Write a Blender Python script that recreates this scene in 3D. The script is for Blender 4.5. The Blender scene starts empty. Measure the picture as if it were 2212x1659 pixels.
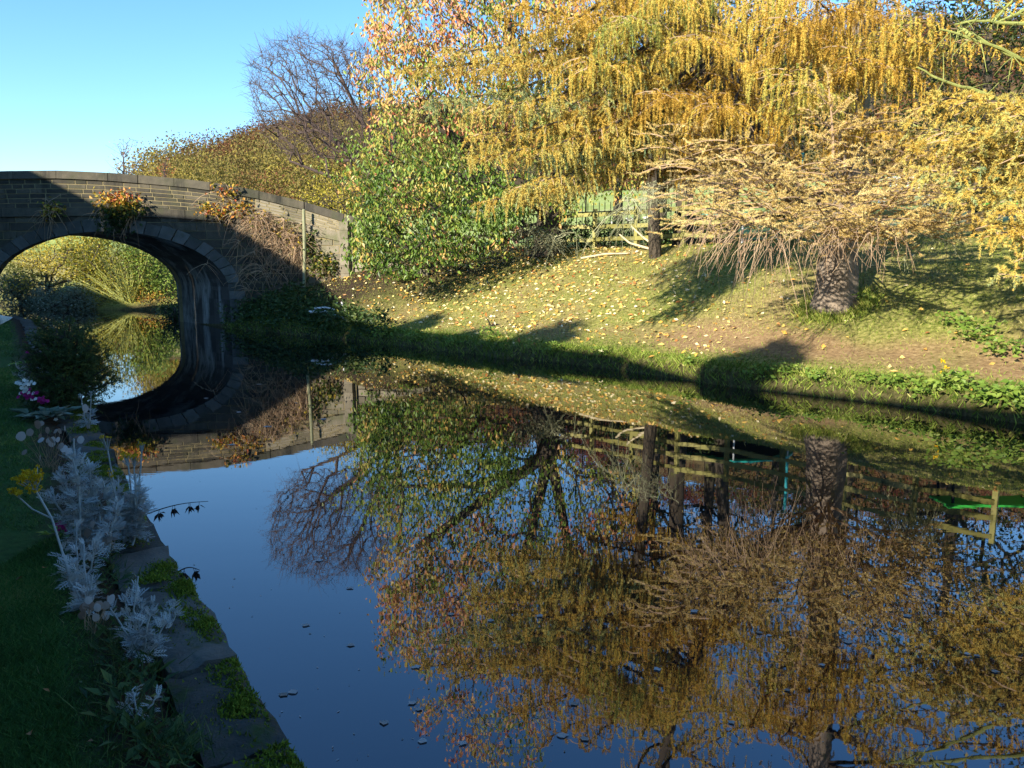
import bpy, math, numpy as np
from mathutils import Vector
sc = bpy.context.scene
# ------------------------------------------------------------------ camera, sky, sun, exposure
F, CX, CY, TH, H = 1722.0, 1106.0, 829.5, math.radians(8.2), 1.9
cam = bpy.data.cameras.new('camera'); camo = bpy.data.objects.new('camera', cam); sc.collection.objects.link(camo)
camo.location = (0, 0, H); camo.rotation_euler = (math.radians(90) - TH, 0, 0)
cam.sensor_width = 36; cam.lens = 36 * F / 2212; cam.clip_start = .05; cam.clip_end = 3000
sc.camera = camo
SUN_AZ, SUN_EL = math.radians(40), math.radians(22)      # light travels right and away from the camera
world = bpy.data.worlds.new('World'); sc.world = world; world.use_nodes = True
wn = world.node_tree; sky = wn.nodes.new('ShaderNodeTexSky'); sky.sky_type = 'NISHITA'; sky.sun_disc = False
sky.sun_elevation = SUN_EL; sky.sun_rotation = math.pi + SUN_AZ; sky.air_density = 1.0; sky.dust_density = .1; sky.ozone_density = 3.5
bg = wn.nodes['Background']; hs_ = wn.nodes.new('ShaderNodeHueSaturation'); hs_.inputs['Saturation'].default_value = 1.17; wn.links.new(sky.outputs[0], hs_.inputs['Color']); wn.links.new(hs_.outputs[0], bg.inputs[0]); bg.inputs[1].default_value = .15
sl = bpy.data.lights.new('sun', 'SUN'); sl.energy = 5.0; sl.angle = math.radians(.53); sl.color = (1, .91, .76)
so = bpy.data.objects.new('sun', sl); sc.collection.objects.link(so)
LD = Vector((math.sin(SUN_AZ) * math.cos(SUN_EL), math.cos(SUN_AZ) * math.cos(SUN_EL), -math.sin(SUN_EL)))
so.rotation_euler = LD.to_track_quat('-Z', 'Y').to_euler(); so.location = (-20, -20, 30)
sc.view_settings.view_transform = 'Standard'; sc.view_settings.look = 'None'; sc.view_settings.gamma = 1
sc.view_settings.exposure = 1.1
sc.cycles.max_bounces = 6; sc.cycles.transparent_max_bounces = 4
# ------------------------------------------------------------------ helpers
def rng(s): return np.random.default_rng(s)
def PD(x, y, D):
    a = (x - CX) / F; b = -(y - CY) / F
    dy = math.cos(TH) + b * math.sin(TH); dz = -math.sin(TH) + b * math.cos(TH); s = D / dy
    return np.array([a * s, D, H + dz * s])
def PZ(x, y, z):
    a = (x - CX) / F; b = -(y - CY) / F
    dy = math.cos(TH) + b * math.sin(TH); dz = -math.sin(TH) + b * math.cos(TH); s = (z - H) / dz
    return np.array([a * s, dy * s, z])
def nrm(v): return v / np.maximum(np.linalg.norm(v, axis=-1, keepdims=True), 1e-9)
def runit(r, n): return nrm(r.normal(size=(n, 3)))
def tag(o, label=None, cat=None, group=None, kind=None):
    if label: o['label'] = label
    if cat: o['category'] = cat
    if group: o['group'] = group
    if kind: o['kind'] = kind
    return o
ORG = {}
def thing(name, label, cat, loc, group=None):
    o = bpy.data.objects.new(name, None); sc.collection.objects.link(o); o.location = tuple(float(v) for v in loc)
    o.empty_display_size = .2
    ORG[o.name] = np.array(loc, float); return tag(o, label, cat, group)
class G:
    """collects vertices, polygons and one tint per polygon, then links them as ONE mesh object"""
    def __init__(s): s.V, s.L, s.T, s.t, s.n = [], [], [], [], 0
    def add(s, V, Fc, t=.5):
        V = np.asarray(V, float).reshape(-1, 3); Fc = np.asarray(Fc, int)
        if len(Fc) == 0: return s
        s.V.append(V); s.L.append((Fc + s.n).ravel()); s.T.append(np.full(len(Fc), Fc.shape[1]))
        s.t.append(np.broadcast_to(np.asarray(t, float), (len(Fc),))); s.n += len(V); return s
    def build(s, name, m, parent=None, smooth=False, origin=None):
        me = bpy.data.meshes.new(name)
        V = np.concatenate(s.V); L = np.concatenate(s.L); T = np.concatenate(s.T); t = np.concatenate(s.t)
        org = ORG[parent.name] if parent is not None else (np.zeros(3) if origin is None else np.array(origin, float))
        me.vertices.add(len(V)); me.vertices.foreach_set('co', (V - org).ravel().astype(np.float32))
        me.loops.add(len(L)); me.loops.foreach_set('vertex_index', L.astype(np.int32))
        me.polygons.add(len(T)); st = np.concatenate([[0], np.cumsum(T)[:-1]]); me.polygons.foreach_set('loop_start', st.astype(np.int32))
        at = me.attributes.new('tint', 'FLOAT', 'FACE'); at.data.foreach_set('value', t.astype(np.float32))
        me.update(calc_edges=True)
        me.polygons.foreach_set('use_smooth', np.full(len(T), smooth)); me.materials.append(m)
        o = bpy.data.objects.new(name, me); sc.collection.objects.link(o)
        if parent is not None: o.parent = parent; ORG[o.name] = org
        else: o.location = org; ORG[o.name] = org
        return o
def copy_to(o, parent=None):
    c = o.copy(); sc.collection.objects.link(c); c.parent = parent
    for ch in list(o.children): copy_to(ch, c)
    return c
def quadstrip(g, A, B, t=.5):
    n = len(A); i = np.arange(n - 1)
    g.add(np.concatenate([A, B]), np.stack([i, i + 1, i + 1 + n, i + n], 1), t)
def box(g, c, s, t=.5, rz=0, jit=0, r=None):
    q = np.array([[x, y, z] for z in (-1, 1) for y in (-1, 1) for x in (-1, 1)], float) * np.array(s) / 2
    if jit and r is not None: q += r.normal(size=q.shape) * jit
    ca, sa = math.cos(rz), math.sin(rz); q = np.stack([q[:, 0] * ca - q[:, 1] * sa, q[:, 0] * sa + q[:, 1] * ca, q[:, 2]], 1)
    g.add(q + np.array(c), [[0, 2, 3, 1], [4, 5, 7, 6], [0, 1, 5, 4], [2, 6, 7, 3], [0, 4, 6, 2], [1, 3, 7, 5]], t)
def tubes(g, P0, P1, R0, R1, sides=4, t=.5):
    P0, P1 = np.asarray(P0, float), np.asarray(P1, float); n = len(P0)
    if n == 0: return
    d = nrm(P1 - P0); ref = np.where(np.abs(d[:, 2:3]) > .9, [[1., 0, 0]], [[0, 0, 1.]])
    u = nrm(np.cross(d, ref)); v = np.cross(d, u); a = np.arange(sides) * 2 * math.pi / sides
    ring = u[:, None] * np.cos(a)[None, :, None] + v[:, None] * np.sin(a)[None, :, None]
    A = P0[:, None] + ring * np.asarray(R0)[:, None, None]; B = P1[:, None] + ring * np.asarray(R1)[:, None, None]
    V = np.concatenate([A, B], 1).reshape(-1, 3); k = np.arange(sides); kk = (k + 1) % sides
    f = np.stack([k, kk, kk + sides, k + sides], 1)
    Fc = (f[None] + (np.arange(n) * 2 * sides)[:, None, None]).reshape(-1, 4)
    tt = np.repeat(np.broadcast_to(np.asarray(t, float), (n,)), sides); g.add(V, Fc, tt)
def poly(g, pts, r0, r1, sides=5, t=.5):
    pts = np.asarray(pts, float); r = np.linspace(r0, r1, len(pts)); tubes(g, pts[:-1], pts[1:], r[:-1], r[1:], sides, t)
def loft(g, pts, rad, sides=16, rough=.06, seed=0, flare=0, t=.5):
    r = rng(seed); pts = np.asarray(pts, float); n = len(pts); m = max(n * 4, 12)
    s = np.linspace(0, 1, m); k = np.linspace(0, 1, n); P = np.stack([np.interp(s, k, pts[:, i]) for i in range(3)], 1); R = np.interp(s, k, rad)
    d = nrm(np.gradient(P, axis=0)); ref = np.array([0, 1., 0]); u = nrm(np.cross(d, ref)); v = np.cross(u, d)
    a = np.arange(sides) * 2 * math.pi / sides
    prof = 1 + rough * (np.sin(a * 3 + r.uniform(0, 6)) + .7 * np.sin(a * 5 + r.uniform(0, 6)))[None] + r.normal(size=(m, sides)) * rough * .45
    prof = prof + (flare * np.exp(-s * 9))[:, None] * (1 + .6 * np.sin(a * 4 + 1))[None]
    V = P[:, None] + (u[:, None] * np.cos(a)[None, :, None] + v[:, None] * np.sin(a)[None, :, None]) * (R[:, None] * prof)[..., None]
    i = np.arange(m - 1)[:, None] * sides; j = np.arange(sides)[None]; jj = (j + 1) % sides
    g.add(V.reshape(-1, 3), np.stack([i + j, i + jj, i + jj + sides, i + j + sides], -1).reshape(-1, 4), t)
def kites(g, P, D, N, L, W, t, fold=.18):
    n = len(P); D = nrm(D); S = nrm(np.cross(D, N)); N2 = np.cross(S, D); L = np.broadcast_to(L, (n,))[:, None]; W = np.broadcast_to(W, (n,))[:, None]
    m = P + D * L * .45
    V = np.stack([P, m + S * W / 2 + N2 * W * fold, P + D * L - N2 * W * fold, m - S * W / 2 + N2 * W * fold], 1).reshape(-1, 3)
    i = np.arange(n)[:, None] * 4
    g.add(V, np.concatenate([i + np.array([[0, 1, 2]]), i + np.array([[0, 2, 3]])], 0), np.concatenate([np.broadcast_to(t, (n,))] * 2))
def blades(g, P, D, L, W, t, r):
    n = len(P); D = nrm(D); S = nrm(np.cross(D, runit(r, n))); L = np.broadcast_to(L, (n,))[:, None]; W = np.broadcast_to(W, (n,))[:, None]
    V = np.stack([P - S * W / 2, P + S * W / 2, P + D * L], 1).reshape(-1, 3)
    g.add(V, np.arange(3 * n).reshape(-1, 3), t)
# ------------------------------------------------------------------ materials
def newmat(name):
    m = bpy.data.materials.new(name); m.use_nodes = True; nt = m.node_tree; return m, nt, nt.nodes, nt.nodes['Principled BSDF']
def ramp(nt, src, stops):
    n = nt.nodes.new('ShaderNodeValToRGB'); cr = n.color_ramp
    while len(cr.elements) < len(stops): cr.elements.new(.5)
    for e, (p, c) in zip(cr.elements, stops): e.position = p; e.color = (*c, 1)
    nt.links.new(src, n.inputs[0]); return n.outputs[0]
def noise(nt, scale, detail=4, rough=.6, stretch=None):
    n = nt.nodes.new('ShaderNodeTexNoise'); n.inputs['Scale'].default_value = scale; n.inputs['Detail'].default_value = detail; n.inputs['Roughness'].default_value = rough
    ge = nt.nodes.new('ShaderNodeNewGeometry'); src = ge.outputs['Position']
    if stretch:
        mp = nt.nodes.new('ShaderNodeMapping'); mp.inputs['Scale'].default_value = stretch; nt.links.new(src, mp.inputs[0]); src = mp.outputs[0]
    nt.links.new(src, n.inputs['Vector']); return n.outputs[0]
def mix(nt, f, a, b, mode='MIX'):
    n = nt.nodes.new('ShaderNodeMix'); n.data_type = 'RGBA'; n.blend_type = mode
    for k, v in ((0, f), (6, a), (7, b)):
        if isinstance(v, (int, float)): n.inputs[k].default_value = v
        elif isinstance(v, tuple): n.inputs[k].default_value = (*v, 1)
        else: nt.links.new(v, n.inputs[k])
    return n.outputs[2]
def attr(nt, name):
    n = nt.nodes.new('ShaderNodeAttribute'); n.attribute_name = name; return n.outputs['Fac']
def bump(nt, b, h, strength, dist=.02):
    n = nt.nodes.new('ShaderNodeBump'); n.inputs['Strength'].default_value = strength; n.inputs['Distance'].default_value = dist
    nt.links.new(h, n.inputs['Height']); nt.links.new(n.outputs[0], b.inputs['Normal'])
def leafmat(name, stops, rough=.55, trans=.3, spec=.3):
    m, nt, ns, b = newmat(name); c = ramp(nt, attr(nt, 'tint'), stops)
    nt.links.new(c, b.inputs['Base Color']); b.inputs['Roughness'].default_value = rough; b.inputs['Specular IOR Level'].default_value = spec
    tr = ns.new('ShaderNodeBsdfTranslucent'); nt.links.new(c, tr.inputs[0]); mx = ns.new('ShaderNodeMixShader'); mx.inputs[0].default_value = trans
    nt.links.new(b.outputs[0], mx.inputs[1]); nt.links.new(tr.outputs[0], mx.inputs[2]); nt.links.new(mx.outputs[0], ns['Material Output'].inputs[0]); return m
def surf(name, stops, scale=6, rough=.85, bmp=.4, bd=.02, over=None, stretch=None, tintw=.5, spec=.3):
    """noise and tint driven colour, optional overlay (colour, scale, lo, hi)"""
    m, nt, ns, b = newmat(name); nz = noise(nt, scale, 6, .65, stretch)
    md = nt.nodes.new('ShaderNodeMath'); md.operation = 'MULTIPLY_ADD'; nt.links.new(attr(nt, 'tint'), md.inputs[0]); md.inputs[1].default_value = tintw
    m2 = nt.nodes.new('ShaderNodeMath'); m2.operation = 'MULTIPLY'; nt.links.new(nz, m2.inputs[0]); m2.inputs[1].default_value = 1 - tintw; nt.links.new(m2.outputs[0], md.inputs[2])
    c = ramp(nt, md.outputs[0], stops)
    for ov in (over or []):
        f = ramp(nt, noise(nt, ov[1], 5, .7, ov[4] if len(ov) > 4 else None), [(ov[2], (0, 0, 0)), (ov[3], (1, 1, 1))]); c = mix(nt, f, c, ov[0])
    nt.links.new(c, b.inputs['Base Color']); b.inputs['Roughness'].default_value = rough; b.inputs['Specular IOR Level'].default_value = spec
    bump(nt, b, noise(nt, scale * 3, 5, .7, stretch), bmp, bd); return m
def plain(name, c, rough=.5, bmp=.1):
    return surf(name, [(.2, tuple(v * .75 for v in c)), (.8, tuple(min(1, v * 1.15) for v in c))], 9, rough, bmp, .005)
M = {}
M['stone_dark'] = surf('sooty_sandstone', [(.2, (.028, .026, .02)), (.5, (.068, .06, .043)), (.85, (.14, .12, .08))], 5, .9, .6, .02, [((.05, .058, .025), 1.3, .5, .8), ((.018, .018, .015), 1.6, .52, .7, (1, 1, .18))])
M['stone_pale'] = surf('weathered_sandstone', [(.15, (.09, .08, .055)), (.5, (.19, .165, .115)), (.9, (.33, .29, .21))], 4, .9, .6, .02, [((.09, .1, .035), 1.6, .5, .75)])
M['mortar'] = surf('lime_mortar', [(.2, (.16, .13, .065)), (.8, (.3, .25, .13))], 8, .95, .4, .01, [((.09, .09, .05), .8, .52, .75)])
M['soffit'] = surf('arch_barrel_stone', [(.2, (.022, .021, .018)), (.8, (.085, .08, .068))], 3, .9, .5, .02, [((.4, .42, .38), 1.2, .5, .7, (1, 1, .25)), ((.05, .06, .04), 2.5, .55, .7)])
M['ring'] = surf('arch_ring_stone', [(.2, (.03, .03, .026)), (.5, (.075, .075, .065)), (.9, (.17, .17, .15))], 4, .9, .6, .02, [((.05, .06, .03), 1.6, .52, .8)])
M['coping'] = surf('canal_edge_stone', [(.2, (.03, .028, .022)), (.55, (.085, .075, .06)), (.85, (.17, .155, .13))], 9, .85, .8, .02, [((.045, .06, .012), 4, .54, .66), ((.2, .2, .18), 7, .66, .72)])
M['moss'] = leafmat('moss', [(0, (.05, .07, .01)), (.6, (.16, .2, .02)), (1, (.3, .34, .04))], .9, .1, .1)
M['bark'] = surf('grey_brown_bark', [(.2, (.1, .075, .055)), (.5, (.25, .2, .15)), (.9, (.46, .39, .3))], 9, .95, .9, .03, [((.14, .15, .03), 1.7, .56, .7)], (1, 1, .22))
M['bark_dark'] = surf('dark_bark', [(.2, (.03, .024, .018)), (.8, (.12, .095, .065))], 10, .95, .7, .02, [((.09, .1, .02), 2.2, .58, .75)], (1, 1, .3))
M['twig'] = surf('bare_twig', [(.2, (.05, .034, .028)), (.8, (.14, .1, .085))], 8, .9, .2)
M['lichen_twig'] = surf('lichen_twig', [(.2, (.16, .17, .08)), (.8, (.42, .42, .26))], 8, .9, .3)
M['mossy_branch'] = surf('mossy_branch', [(.2, (.16, .18, .03)), (.8, (.42, .44, .14))], 8, .9, .4)
M['tan_twig'] = surf('tan_twig', [(.2, (.24, .15, .085)), (.8, (.5, .36, .22))], 8, .9, .2)
M['pale_wood'] = surf('peeled_wood', [(.2, (.45, .38, .24)), (.8, (.68, .58, .38))], 8, .8, .2)
M['white_wood'] = surf('bleached_wood', [(.2, (.6, .58, .54)), (.8, (.85, .83, .79))], 8, .7, .1)
M['fence'] = surf('mossy_fence_timber', [(.2, (.14, .13, .03)), (.6, (.3, .28, .09)), (.9, (.42, .38, .17))], 6, .9, .4, .01, [((.07, .07, .025), 3, .55, .7)], (.4, .4, 2))
M['iron'] = plain('black_iron', (.012, .012, .013), .5)
M['larch'] = leafmat('larch_needles', [(0, (.13, .07, .012)), (.25, (.38, .21, .03)), (.55, (.7, .47, .085)), (.8, (.6, .51, .11)), (1, (.32, .37, .09))], .7, .15, .15)
M['larch_tan'] = leafmat('dry_larch_needles', [(0, (.32, .2, .06)), (.5, (.66, .49, .17)), (1, (.8, .66, .3))], .75, .15, .15)
M['larch_blue'] = leafmat('fresh_larch_needles', [(0, (.3, .18, .03)), (.4, (.67, .46, .09)), (.7, (.56, .5, .14)), (1, (.26, .38, .2))], .7, .15, .15)
M['cherry'] = leafmat('cherry_leaves', [(0, (.05, .1, .012)), (.25, (.13, .22, .025)), (.45, (.25, .32, .055)), (.58, (.5, .4, .08)), (.75, (.6, .33, .11)), (.9, (.6, .26, .13)), (1, (.34, .09, .045))], .45, .18, .4)
M['yellow_leaf'] = leafmat('yellow_green_leaves', [(0, (.05, .07, .01)), (.4, (.17, .19, .02)), (.75, (.42, .36, .04)), (1, (.6, .45, .06))], .5, .3)
M['shade_dark_leaf'] = leafmat('dark_green_shade_leaves', [(0, (.012, .022, .005)), (.5, (.038, .06, .012)), (.8, (.11, .12, .018)), (1, (.42, .3, .04))], .5, .25)  # dark green, deepened so gaps behind the larches read as shade
M['green_leaf'] = leafmat('weed_leaves', [(0, (.05, .12, .012)), (.6, (.17, .27, .04)), (1, (.34, .4, .08))], .5, .3)
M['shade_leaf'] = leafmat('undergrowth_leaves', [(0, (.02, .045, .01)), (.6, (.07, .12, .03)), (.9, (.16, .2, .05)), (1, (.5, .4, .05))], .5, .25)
M['bramble'] = leafmat('blue_green_leaves', [(0, (.06, .09, .05)), (.6, (.17, .23, .16)), (1, (.42, .46, .38))], .6, .25)
M['creeper'] = leafmat('creeper_leaves', [(0, (.02, .04, .01)), (.4, (.08, .12, .02)), (.6, (.5, .36, .04)), (.8, (.6, .28, .05)), (1, (.5, .1, .05))], .5, .25)
M['wood_far'] = leafmat('hillside_leaves', [(0, (.1, .032, .022)), (.25, (.17, .07, .035)), (.5, (.17, .125, .045)), (.75, (.2, .17, .05)), (1, (.32, .25, .05))], .8, .15, .1)
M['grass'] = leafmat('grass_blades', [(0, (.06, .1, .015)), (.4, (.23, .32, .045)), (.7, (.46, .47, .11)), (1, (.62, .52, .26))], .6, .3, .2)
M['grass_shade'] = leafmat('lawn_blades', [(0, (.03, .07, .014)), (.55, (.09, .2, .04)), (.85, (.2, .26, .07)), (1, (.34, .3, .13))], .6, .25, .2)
M['litter'] = leafmat('fallen_leaves', [(0, (.14, .06, .025)), (.3, (.42, .17, .05)), (.6, (.66, .42, .08)), (.85, (.76, .6, .24)), (1, (.8, .7, .46))], .5, .1)
M['silver'] = leafmat('silver_felted_leaves', [(0, (.3, .32, .31)), (1, (.6, .62, .61))], .8, .2, .1)
M['papery'] = leafmat('papery_seed_discs', [(0, (.16, .1, .07)), (.5, (.34, .27, .22)), (1, (.6, .58, .56))], .5, .35)
M['white_petal'] = leafmat('white_petals', [(0, (.72, .72, .64)), (1, (.88, .88, .84))], .6, .2)
M['magenta'] = leafmat('magenta_petals', [(0, (.28, .004, .09)), (1, (.5, .02, .22))], .6, .2)
M['yellow_flower'] = leafmat('yellow_florets', [(0, (.5, .28, .01)), (1, (.8, .58, .02))], .7, .15)
M['conifer'] = leafmat('conifer_needles', [(0, (.03, .055, .022)), (.6, (.09, .13, .045)), (.9, (.2, .22, .05)), (1, (.3, .27, .05))], .7, .2, .15)
M['teal'] = plain('teal_vinyl', (.02, .42, .36), .45)
M['teal_blue'] = plain('teal_blue_foam', (.03, .38, .42), .6)
M['steel'] = plain('galvanised_steel', (.5, .53, .55), .4)
M['net'] = plain('black_net', (.01, .011, .012), .9)
M['lime'] = plain('bright_green_vinyl', (.06, .55, .07), .45)
M['white_paint'] = plain('white_paint', (.75, .75, .73), .5)
M['dark_twig'] = plain('dead_dark_stem', (.02, .014, .012), .8)
M['wool'] = plain('white_fleece', (.78, .76, .7), .9)
M['asphalt'] = surf('wet_towpath', [(.2, (.03, .032, .036)), (.8, (.075, .078, .085))], 14, .35, .4, .01, [((.03, .03, .02), 1.4, .5, .7)])
# water
m, nt, ns, b = newmat('canal_water'); M['water'] = m
b.inputs['Base Color'].default_value = (.004, .005, .006, 1); b.inputs['Roughness'].default_value = .012; b.inputs['IOR'].default_value = 2.05
b.inputs['Specular Tint'].default_value = (.92, .9, 1, 1); nz = noise(nt, 1.5, 3, .5, (1, 1.9, 1)); n2 = noise(nt, 9, 2, .5, (1, 2.2, 1)); mm = nt.nodes.new('ShaderNodeMath'); mm.operation = 'MULTIPLY_ADD'
nt.links.new(n2, mm.inputs[0]); mm.inputs[1].default_value = .1; nt.links.new(nz, mm.inputs[2]); bump(nt, b, mm.outputs[0], .008, .05)
# ground: vertex attributes soil / dry / path / field
m, nt, ns, b = newmat('bank_ground'); M['ground'] = m
n1 = noise(nt, 1.1, 6, .65); n5 = noise(nt, 14, 6, .7)
base = ramp(nt, n5, [(.32, (.06, .08, .015)), (.5, (.2, .22, .05)), (.68, (.42, .38, .14))])
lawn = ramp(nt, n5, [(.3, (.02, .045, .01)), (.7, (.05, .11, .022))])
dry = ramp(nt, n5, [(.25, (.13, .08, .04)), (.55, (.31, .21, .105)), (.8, (.5, .38, .2))])
soil = ramp(nt, n5, [(.3, (.018, .012, .008)), (.7, (.06, .042, .028))])
fieldc = ramp(nt, noise(nt, .12, 5, .6), [(.3, (.26, .33, .08)), (.55, (.36, .42, .13)), (.7, (.5, .45, .24))])
hillc = ramp(nt, noise(nt, .05, 5, .6), [(.3, (.1, .05, .03)), (.6, (.16, .13, .05))])
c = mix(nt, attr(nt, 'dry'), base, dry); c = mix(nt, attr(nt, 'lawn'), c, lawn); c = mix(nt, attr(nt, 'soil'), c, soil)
c = mix(nt, attr(nt, 'field'), c, fieldc); c = mix(nt, attr(nt, 'hill'), c, hillc)
nt.links.new(c, b.inputs['Base Color']); b.inputs['Roughness'].default_value = .95; b.inputs['Specular IOR Level'].default_value = .1; bump(nt, b, n5, .7, .04)
# ------------------------------------------------------------------ canal lines and terrain
FAR = np.array([(25, -20), (14, -1), (9.2, 6), (7.2, 8.4), (6.31, 9.65), (5.23, 11.18), (3.96, 12.39), (3.27, 13.16), (1.74, 15.36), (.35, 16.7), (-.3, 16.9), (-.75, 17.75), (-1.2, 18.0), (-2.32, 19.3), (-4.32, 21.46), (-6.63, 23.47), (-9.04, 25.69), (-12.24, 29.37), (-13.6, 31.5), (-15.2, 37.0), (-19.4, 37.6), (-25, 41.1), (-36, 47), (-90, 66)], float)
NEAR = np.array([(13, -18.9), (4.05, -5), (.86, 0), (-.67, 2.38), (-2.29, 4.9), (-4.28, 8.07), (-6.48, 11.5), (-15.4, 25.6), (-17.6, 28.2), (-21, 31), (-30, 37), (-90, 56)], float)
WPOLY = np.concatenate([FAR, NEAR[::-1]])
def pdist(X, Y, L):
    best = np.full(X.shape, 1e9)
    for (ax, ay), (bx, by) in zip(L[:-1], L[1:]):
        dx, dy = bx - ax, by - ay; t = np.clip(((X - ax) * dx + (Y - ay) * dy) / (dx * dx + dy * dy), 0, 1)
        best = np.minimum(best, np.hypot(X - ax - t * dx, Y - ay - t * dy))
    return best
def inside(X, Y):
    r = np.zeros(X.shape, bool); L = WPOLY
    for (ax, ay), (bx, by) in zip(L, np.roll(L, -1, 0)):
        if ay == by: continue
        r ^= ((ay > Y) != (by > Y)) & (X < (bx - ax) * (Y - ay) / (by - ay) + ax)
    return r
RX = [-900, 100, 340, 400, 460, 560, 640, 715, 900, 1200, 1400, 1700, 2212, 3000]
RY = [570, 530, 495, 460, 440, 400, 372, 352, 335, 290, 175, 140, 130, 160]
YR = 185.
def sstep(t): t = np.clip(t, 0, 1); return t * t * (3 - 2 * t)
def hillz(X, Y):
    Yc = np.maximum(Y, 20); x = CX + F * X / Yc; e = (581 - np.interp(x, RX, RY)) / F
    y0 = np.interp(x, [-500, 900, 1100, 1250, 2300], [48, 60, 105, 112, 70]); s = sstep((Y - y0) / (YR - y0))
    zr = e * YR
    return np.where(Y > y0, 1.9 + (.085 * (Y - 30) * (1 - s) + s * zr) * np.where(Y > YR, 1 - (Y - YR) / 700, 1), -99), s
def vnoise(X, Y, sc_, seed):
    r = rng(seed); out = np.zeros(X.shape)
    for k in range(6):
        a = r.uniform(0, 6.28); f = sc_ * r.uniform(.6, 1.8); out += np.sin((X * math.cos(a) + Y * math.sin(a)) * f + r.uniform(0, 6.28))
    return out / 6
def height(X, Y, full=False):
    X = np.asarray(X, float); Y = np.asarray(Y, float)
    df, dn, ins = pdist(X, Y, FAR), pdist(X, Y, NEAR), inside(X, Y)
    far = (df < dn) | (Y > 60)
    zf = np.interp(df, [0, .12, .3, .7, 1.6, 2.9, 4.5, 6.2, 8, 12, 120], [-.06, .14, .3, .4, .6, 1.16, 1.9, 2.46, 2.62, 2.9, 18])
    zf = zf + 1.0 * np.exp(-((X + 4.6) ** 2 + (Y - 26.6) ** 2) / (2 * 2.0 ** 2)) * np.clip(df / 1.5, 0, 1)
    zf = zf + np.where((Y > 30) & (X < -6), np.clip(df, 0, 9) * .05 * sstep((Y - 30) / 6), 0)
    zf = zf + (vnoise(X, Y, 1.6, 3) * .07 + vnoise(X, Y, 6, 4) * .022) * np.clip(df / .8, .15, 1)
    zn = np.interp(dn, [0, .15, .2, .27, .4, .6, 3, 12, 60], [-.5, -.5, .1, .27, .325, .345, .36, .45, 3]) + vnoise(X, Y, 5, 5) * .012
    hz, s = hillz(X, Y)
    z = np.where(far, np.maximum(zf, np.where(hz > -50, hz, zf)), zn)
    z = np.where(far & (hz > -50), np.where(s > .02, np.maximum(hz, zf * (1 - s)), zf), z)
    z = np.where(ins, np.where(far, np.interp(df, [0, .35, 1.2], [-.06, -.55, -1.1]), np.interp(dn, [0, .3], [-.5, -1.1])), z)
    return (z, df, dn, ins, far, s) if full else z
def axis(segs): return np.unique(np.concatenate([np.arange(a, b, st) for a, b, st in segs]).round(3))
xs = axis([(-420, -100, 16), (-100, -30, 4), (-30, -18, .6), (-18, 12.5, .15), (12.5, 30, .8), (30, 110, 4), (110, 450, 16)])
ys = axis([(-60, -4, 4), (-4, 1, .5), (1, 30, .15), (30, 46, .5), (46, 210, 4), (210, 900, 40)])
GX, GY = np.meshgrid(xs, ys); Z, df, dn, ins, farm, hs = height(GX, GY, True)
g = G(); ny, nx = GX.shape; i = (np.arange(ny - 1)[:, None] * nx + np.arange(nx - 1)[None]).ravel()
g.add(np.stack([GX, GY, Z], -1).reshape(-1, 3), np.stack([i, i + 1, i + nx + 1, i + nx], 1))
ground = g.build('ground', M['ground'], smooth=True); tag(ground, kind='structure')
va = {}
path = np.exp(-((df - 1.4) / .62) ** 2) * np.interp(GX, [0, 2.5, 5], [0.15, .6, 1.4]) * (.75 + .5 * vnoise(GX, GY, 2.2, 8))
va['dry'] = np.where(farm, np.clip(path + .3 + .5 * vnoise(GX, GY, 1.1, 9) + .35 * vnoise(GX, GY, 4.5, 10), 0, 1) * np.clip((df - .35) / .5, 0, 1) * np.clip((9 - df) / 3, 0, 1), 0)
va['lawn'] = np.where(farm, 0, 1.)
va['soil'] = np.clip(np.where(farm, np.where(df < .3, .8, .9 * np.exp(-((GX + 1) ** 2 / 18 + (GY - 24.5) ** 2 / 3)) + .85 * np.exp(-((GX + 5.8) ** 2 / 5 + (GY - 25) ** 2 / 4))), np.clip((.62 - dn + .1 * vnoise(GX, GY, 4, 12)) / .12, 0, 1)) + np.where(ins, 1, 0), 0, 1)
va['field'] = np.where(farm, sstep((df - 9) / 3), 0); va['hill'] = np.where(farm, sstep((hs - .03) / .05), 0)
for k, v in va.items(): ground.data.attributes.new(k, 'FLOAT', 'POINT').data.foreach_set('value', v.ravel().astype(np.float32))
# water sheet
g = G(); wx = np.linspace(-100, 40, 2); wy = np.linspace(-30, 75, 2)
g.add([(-110, -30, 0), (40, -30, 0), (40, 75, 0), (-110, 75, 0)], [[0, 1, 2, 3]]); tag(g.build('water', M['water']), kind='structure')
# towpath strip on the near bank
nd = nrm(np.gradient(NEAR, axis=0)); nn = np.stack([-nd[:, 1], nd[:, 0]], 1); nn = np.where((nn[:, :1] > 0), -nn, nn)
tp = []; 
for k in range(60):
    s = k / 59 * (len(NEAR) - 4) + 3; p = np.array([np.interp(s, np.arange(len(NEAR)), NEAR[:, j]) for j in (0, 1)]); q = np.array([np.interp(s, np.arange(len(NEAR)), nn[:, j]) for j in (0, 1)]); tp.append((p, q / np.linalg.norm(q)))
offi = [min(2.1, max(.42, .3 + .0 + .16 * max(0, 17 - abs(p[1] - 27)) if False else np.interp(p[1], [2, 14, 22, 26, 30, 60], [2.3, 2.1, .9, .45, .8, 1.2]))) for p, q in tp]
A = np.array([[*(p + q * o), 0] for (p, q), o in zip(tp, offi)]); B = np.array([[*(p + q * (o + 1.3)), 0] for (p, q), o in zip(tp, offi)])
A[:, 2] = height(A[:, 0], A[:, 1]) + .03; B[:, 2] = height(B[:, 0], B[:, 1]) + .03
A[:, 2] = np.maximum(A[:, 2], .37); B[:, 2] = np.maximum(B[:, 2], .39)
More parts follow.
